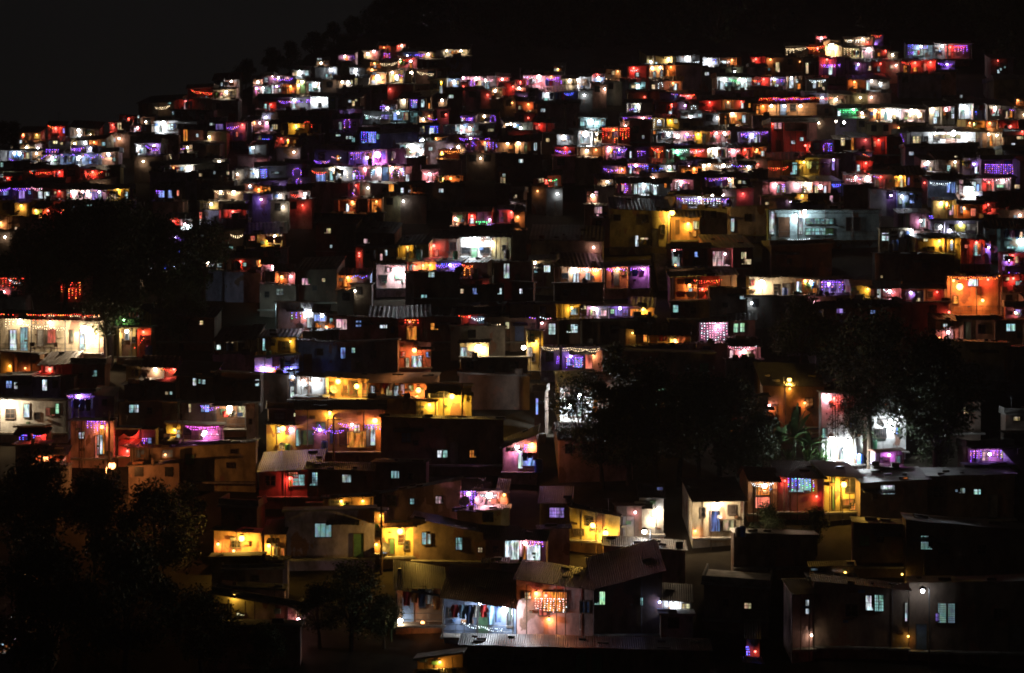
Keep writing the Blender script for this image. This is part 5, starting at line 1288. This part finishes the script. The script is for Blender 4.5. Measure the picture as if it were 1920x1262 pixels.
# ------------------------------------------------------------------ laundry, barrels, dishes, ladders, tarpaulins, chairs
def near_house(px, py):
    best = None
    for h in HS:
        if h.x0 - 4 <= px <= h.x1 + 4 and h.yt - 4 <= py <= h.yb + 6 and (best is None or h.D < best.D): best = h
    return best
def on_front(px, py, off):
    h = near_house(px, py); d = h.D if h else dist_at(py + 20)
    p = wpos(px, py, d); p.y -= off; return p, FOC / d
def laundry(x0, x1, y, cols, off=.9, hh=.75):
    p, s = on_front((x0 + x1) / 2, y, off); root = empty('laundry_line', p); w = (x1 - x0) / s
    b = MB(); b.tube(curve_pts((-w/2, 0, 0), (w/2, 0, 0), .06, 20), .008); b.build('line', M_CORD, root)
    rn = random.Random(int(x0 * 3 + y)); n = len(cols); x = -w/2
    for c in cols:
        ww = w / n * .86; l = hh * rn.uniform(.7, 1.2); g = MB(); k = 5; vs = []
        for j in range(4):
            for i in range(k + 1):
                t = i / k; tz = j / 3
                sl = .18 * ww if 0.1 < tz < .5 else 0
                vs.append((x + (ww + 2*sl) * t - sl + rn.uniform(-.015, .015), .05 * math.sin(t * 9 + j), -.05 - l * tz))
        m = len(vs); vs += [(a, b_ + .025, z) for a, b_, z in vs]; fs = []
        for j in range(3):
            for i in range(k): a = j*(k+1) + i; fs += [(a, a+1, a+k+2, a+k+1), (m+a, m+a+k+1, m+a+k+2, m+a+1)]
        g.add(vs, fs); g.build('garment', CLOTH[c], root, True)['label'] = c + ' garment'
        x += w / n
    LABELS.append((root, 'line of %s and %s washing' % (cols[0], cols[1 % n]), 'laundry', 'washing hung out on lines', (x0 + x1) / 2, y))
rd = random.Random(21)
lit_m = [h for h in HS if any(t[0] == 'L' for t in h.tok) and 230 < h.yb < 900 and h.w > 2.5]
laundry(848, 942, 1128, ['red', 'sky', 'navy', 'white', 'red', 'sky', 'navy'], 1.1, 1.2)
laundry(758, 828, 1098, ['red', 'orange', 'navy', 'white', 'orange'], 1.1, 1.3)
laundry(142, 174, 746, ['black', 'navy', 'black'], .7, .9)
laundry(1196, 1222, 448, ['white', 'yellow', 'black'], .5, .6)
laundry(706, 742, 714, ['orange', 'red', 'white'], .7, .7)
laundry(420, 446, 768, ['red', 'black'], .9, .6)
laundry(980, 1008, 846, ['blue', 'red', 'pink'], .7, .6)
laundry(1268, 1340, 545, ['red', 'white', 'orange', 'green'], .6, .6)
laundry(1218, 1284, 627, ['orange', 'red', 'white', 'pink'], .6, .7)
rl = random.Random(9)
lit_h = [h for h in HS if any(t[0] == 'L' for t in h.tok) and h.w > 2.2 and h.yb < 620]
for h in rl.sample(lit_h, 70):
    w = h.x1 - h.x0; a = rl.uniform(h.x0, h.x1 - w * .4)
    laundry(a, a + min(w * .4, 2.4 * h.s), h.yt + rl.uniform(2, 6), [rl.choice(list(CLOTH)) for _ in range(rl.randint(2, 4))], rl.uniform(.25, .5), min(.8, (h.yb - h.yt) / h.s * .5))
M_PLAS = {c: surf('plastic_' + c, v, .4, .15, 3, .4) for c, v in dict(blue=(.03,.10,.40), black=(.02,.02,.02), white=(.5,.5,.5), green=(.05,.2,.1)).items()}
def barrel(px, py, c, sc=1.0, off=.7):
    p, s = on_front(px, py, off); root = empty('water_barrel', p); root.scale = (sc,) * 3; m = MB()
    prof = [(0, .26), (.05, .29), (.3, .31), (.33, .30), (.36, .31), (.6, .31), (.63, .30), (.66, .31), (.88, .29), (.92, .25)]
    for (z0, r0), (z1, r1) in zip(prof, prof[1:]): m.bar((0, 0, z0), (0, 0, z1), r0, 12, 0, r1)
    m.build('body', M_PLAS[c], root); k = MB(); k.bar((0, 0, .92), (0, 0, .97), .2, 12, 0, .18); k.build('lid', M_PLAS['black'], root)
    LABELS.append((root, c + ' plastic water barrel', 'barrel', 'water barrels', px, py - 6))
for a in [(1676, 470, 'blue', 1.25), (1668, 472, 'black', .9), (950, 485, 'black', 1), (1140, 800, 'blue', 1), (530, 690, 'black', 1), (1390, 1004, 'blue', .9), (1382, 1004, 'black', .8), (610, 845, 'blue', 1), (700, 486, 'black', 1), (1470, 556, 'blue', 1), (60, 828, 'black', .9), (1010, 884, 'blue', 1.2)]: barrel(*a)
def dish(px, py, sc=1.0, rz=0.0, off=.5):
    p, s = on_front(px, py, off); root = empty('satellite_dish', p, rz); root.scale = (sc,) * 3; m = MB(); n = 14; vs = [(0, 0, 0)]
    for j in (1, 2, 3):
        for i in range(n): a = 2*math.pi*i/n; r = .13 * j; vs.append((r*math.cos(a), -.9 * r*r, r*math.sin(a)))
    fs = [(0, 1 + (i+1) % n, 1 + i) for i in range(n)]
    for j in (0, 1):
        for i in range(n): a = 1 + j*n + i; b = 1 + j*n + (i+1) % n; fs.append((a, b, b+n, a+n))
    tilt = Matrix.Rotation(R(-30), 4, 'X'); k = len(vs)
    vs = [tuple(tilt @ Vector(v)) for v in vs] + [tuple(tilt @ (Vector(v) + Vector((0, .02, 0)))) for v in vs]; fs += [tuple(k + i for i in reversed(f)) for f in fs]
    m.add(vs, fs); m.build('reflector', M_STEEL, root); b = MB(); b.bar((0, .05, -.9), (0, .04, 0), .025, 6); b.build('mast', M_STEEL, root)
    b = MB(); b.bar((0, -.05, -.25), (0, -.45, .1), .012); b.box(-.04, .04, -.5, -.42, .07, .15); b.build('receiver', M_STEEL, root)
    LABELS.append((root, 'round satellite dish on a short mast', 'satellite dish', 'satellite dishes', px, py))
for a in [(722, 1026, 1.1, .5), (872, 940, 1.2, -.4), (898, 938, 1.2, .6, 1.0), (1095, 528, .9, .4), (530, 836, .9, .5), (627, 730, 1, .5, 1.0), (410, 700, .8, .2), (1348, 968, .5, 0)]: dish(*a)
for h in rd.sample(lit_m, 16): dish(rd.uniform(h.x0 + 3, h.x1 - 3), h.yb - 5, rd.uniform(.8, 1.2), rd.uniform(-.6, .6))
for h in rd.sample(lit_m, 20): barrel(rd.uniform(h.x0 + 3, h.x1 - 3), h.yb, rd.choice(['blue', 'black', 'white', 'green']), rd.uniform(.8, 1.2), .45)
def ladder(px, y0, y1, lean=.8, look='thin wooden ladder'):
    p, s = on_front(px, y1, .9); root = empty('ladder', p); hh = (y1 - y0) / s; m = MB()
    for sx in (-.22, .22): m.bar((sx + lean * .0, 0, 0), (sx - lean, .5, hh), .035, 6)
    m.build('rail', M_WOOD, root); b = MB(); n = int(hh / .32)
    for i in range(1, n): t = i / n; b.bar((-.22 - lean*t, .5*t, hh*t), (.22 - lean*t, .5*t, hh*t), .025)
    b.build('rung', M_WOOD, root)
    LABELS.append((root, look, 'ladder', None, px, (y0 + y1) / 2))
ladder(800, 642, 690, 1.0, 'steep iron stair ladder over red-lit wall'); ladder(158, 794, 832, .3, 'wooden ladder against the pale wall'); ladder(338, 760, 800, -.4, 'ladder among the clutter'); ladder(420, 800, 822, .3, 'short ladder at the balcony')
def tarp(x0, x1, y, c, drop, off, look):
    p, s = on_front((x0 + x1) / 2, y, 0); root_w = (x1 - x0) / s; m = MB(); n = 14; k = 8; rn = random.Random(int(x0)); vs = []
    for j in range(k + 1):
        for i in range(n + 1):
            t = i / n; u = j / k; vs.append((-root_w/2 + root_w * t, -off * u, -drop * u + .12 * math.sin(t * 11 + u * 3) * u - .25 * math.sin(math.pi * t) * u * (1 - u) + .06 * mnoise.noise((t * 6, u * 4, x0))))
    q = len(vs); vs += [(a, b, z - .02) for a, b, z in vs]; fs = []
    for j in range(k):
        for i in range(n): a = j*(n+1) + i; fs += [(a, a+n+1, a+n+2, a+1), (q+a, q+a+1, q+a+n+2, q+a+n+1)]
    m.add(vs, fs); o = m.build('tarpaulin', c, None, True, p); LABELS.append((o, look, 'tarpaulin', None, (x0 + x1) / 2, y + 8))
tarp(800, 868, 722, surf('yellow_tarp', (.35,.28,.05), .6, .2, 2), .5, 1.6, 'sagging yellow tarpaulin awning'); tarp(866, 884, 728, surf('olive_tarp', (.2,.16,.04), .6, .2, 2), 1.1, .6, 'hanging olive tarpaulin flap')
tarp(222, 262, 802, surf('red_tarp', (.3,.05,.03), .6, .2, 2), .5, 1.6, 'red tarpaulin over a stall'); tarp(228, 268, 822, surf('maroon_tarp', (.16,.03,.02), .6, .2, 2), .4, 1.5, 'maroon tarpaulin over a stall')
tarp(302, 360, 872, surf('blue_tarp', (.06,.06,.22), .5, .2, 2), 1.3, .5, 'blue plastic tarpaulin hanging on the dim wall'); tarp(34, 100, 800, surf('black_tarp', (.04,.02,.02), .6, .2, 2), .5, 1.8, 'dark tarpaulin roof above a red-lit stall'); tarp(100, 124, 850, surf('striped_tarp', (.4,.08,.04), .6, .3, 6), .5, .8, 'small red tarpaulin by the tent lamp')
tarp(44, 86, 1184, surf('pale_tarp', (.4,.38,.33), .6, .3, 4), .4, 1.0, 'crumpled pale tarpaulin on the ground')
def chair(px, py, rz):
    p, s = on_front(px, py, 1.0); root = empty('wooden_chair', p, rz)
    b = MB(); b.box(-.24, .24, -.24, .24, .42, .47); b.build('seat', M_WOOD, root)
    b = MB(); b.box(-.24, .24, .2, .24, .55, .95); b.build('backrest', M_WOOD, root)
    for sx in (-.2, .2):
        for sy in (-.2, .2): b = MB(); b.bar((sx, sy, 0), (sx, sy, .95 if sy > 0 else .42), .025); b.build('leg', M_WOOD, root)
    LABELS.append((root, 'dark wooden chair on the verandah', 'chair', 'verandah chairs', px, py))
chair(66, 660, .4); chair(106, 660, -.5); chair(112, 660, 2.6)
p, s = on_front(90, 660, .9); root = empty('low_table', p); b = MB(); b.box(-.6, .6, -.3, .3, .5, .55); b.build('table_top', M_WOOD, root)
for sx in (-.5, .5):
    for sy in (-.22, .22): b = MB(); b.bar((sx, sy, 0), (sx, sy, .5), .03); b.build('leg', M_WOOD, root)
LABELS.append((root, 'low wooden table on the verandah', 'table', None, 90, 655))
# stairs beside the yellow street lamp
g, d = hill(1247, 530); root = empty('concrete_stairs', g); b = MB()
for i in range(16): b.box(-.7, .7, i * .45, 20 if i == 15 else i * .45 + .45, -1 + i * .2 - .3, i * .2)
b.build('flight', M_SLAB, root); LABELS.append((root, 'worn concrete stairs climbing to the lamp', 'stairs', None, 1247, 500))
# overhead cables
def cable(a, b, sag):
    pa = on_front(*a, .8)[0]; pb = on_front(*b, .8)[0]; m = MB(); m.tube(curve_pts(pa, pb, sag, 99), .012)
    o = m.build('overhead_cable', M_CORD); LABELS.append((o, 'thin black cable sagging between houses', 'cable', 'overhead cables', (a[0] + b[0]) / 2, (a[1] + b[1]) / 2))
for a, b in [((628, 780), (740, 790)), ((717, 945), (776, 985)), ((867, 722), (942, 830)), ((210, 775), (356, 765)), ((1258, 402), (1144, 400)), ((640, 790), (556, 790))] + [((a.x0 + 4, a.yt), (a.x0 + rd.uniform(70, 160), a.yt + rd.uniform(-25, 25))) for a in rd.sample(lit_m, 16)]: cable(a, b, .5)

# ------------------------------------------------------------------ labels: look first, then what it stands next to, then its place among look-alikes
def rel(x, y):
    bx, by, n = min(LM, key=lambda l: (l[0] - x) ** 2 + ((l[1] - y) * 1.3) ** 2); dx, dy = x - bx, y - by
    if abs(dx) < 14 and abs(dy) < 12: return 'at ' + n
    if abs(dx) > 2.2 * abs(dy): w = 'right of' if dx > 0 else 'left of'
    elif abs(dy) > 2.2 * abs(dx): w = 'below' if dy > 0 else 'above'
    else: w = ('lower right of' if dx > 0 else 'lower left of') if dy > 0 else ('upper right of' if dx > 0 else 'upper left of')
    far = math.hypot(dx, dy) > 70
    return ('well ' if far and w in ('below', 'above') else 'far ' if far and w.split()[0] in ('left', 'right') else '') + w + ' ' + n
def fname(c): return COLN[c]
for root, c, kindn, x, y, h in FAIRY:
    LABELS.append((root, fname(c) + ' fairy ' + {'garland': 'light garland', 'zigzag garland': 'light zigzag', 'light curtain': 'light curtain', 'dense light screen': 'light screen', 'light arch': 'light arch'}[kindn], 'fairy lights', 'fairy lights on the house fronts', x, y))
for h in HS:
    L = [t for t in h.tok if t[0] == 'L']; Wn = [t for t in h.tok if t[0] == 'W' and t[1] != 'k']
    kindw = {'S': 'shack', 'F': 'flat-roofed house', 'G': 'gabled house'}[h.roof]
    dark = sum(1 for t in h.tok if t[1] == 'k')
    if L:
        m = max(L, key=lambda t: t[2][2] if len(t[2]) > 2 else 1); pw = m[2][2]
        look = ('%s %s with %s lamp' % (WALLN[h.wall], kindw, COLN[m[1]])) if len(L) == 1 else '%s %s with %s lamps' % (WALLN[h.wall], kindw, ' and '.join(dict.fromkeys(COLN[t[1]] for t in L[:2])))
    elif Wn: look = 'dark %s with %s lit %s' % (kindw, COLN[Wn[0][1]], 'window' if len(Wn) == 1 else 'windows')
    else: look = 'dim %s %s' % (WALLN[h.wall], kindw)
    LABELS.append((h.root, look, 'shack' if h.roof == 'S' else 'house', {'S': 'tin-roofed shacks on the hillside', 'F': 'flat-roofed houses on the hillside', 'G': 'gabled houses on the hillside'}[h.roof], (h.x0 + h.x1) / 2, (h.yt + h.yb) / 2))
by = {}
for t in LABELS: by.setdefault((t[1] + ', ' + rel(t[4], t[5])), []).append(t)
ORD = ['leftmost', 'second from left', 'third from left', 'fourth from left', 'fifth from left', 'sixth from left', 'seventh from left', 'eighth from left', 'ninth from left', 'tenth from left']
for k, ts in by.items():
    ts.sort(key=lambda t: (t[4], t[5]))
    for i, t in enumerate(ts):
        o, look, cat, grp, x, y = t
        lab = k if len(ts) == 1 else k + ', ' + (ORD[min(i, 9)] if i < len(ts) - 1 or len(ts) < 3 and i == 0 else 'rightmost')
        w = lab.split()
        if len(w) > 16: lab = lab.replace(' flat-roofed house', ' house').replace('with ', '')
        tag(o, lab, cat, grp)
# ------------------------------------------------------------------ thin air volume added to give lamps a glow and spill
bpy.context.view_layer.update()
hz = MB(); zs = [(o.matrix_world @ Vector(c)).z for o in SC.objects if o.type == 'MESH' and o.name.split('.')[0] in ('hillside_terrain', 'crown', 'roof', 'mostly_unlit_shanties') for c in o.bound_box]
hz.box(-2600, 2600, -2600, 3100, min(zs) - 1, max(zs) + 1)
hm = bpy.data.materials.new('glow_haze_air'); hm.use_nodes = True; ht = hm.node_tree; ht.nodes.clear()
vo = ht.nodes.new('ShaderNodeVolumePrincipled'); vo.inputs['Color'].default_value = (.9, .9, .9, 1); vo.inputs['Density'].default_value = .0003; vo.inputs['Anisotropy'].default_value = .0
ho = ht.nodes.new('ShaderNodeOutputMaterial'); ht.links.new(vo.outputs[0], ho.inputs['Volume'])
tag(hz.build('glow_haze', hm), kind='stuff')
cy.volume_bounces = 0
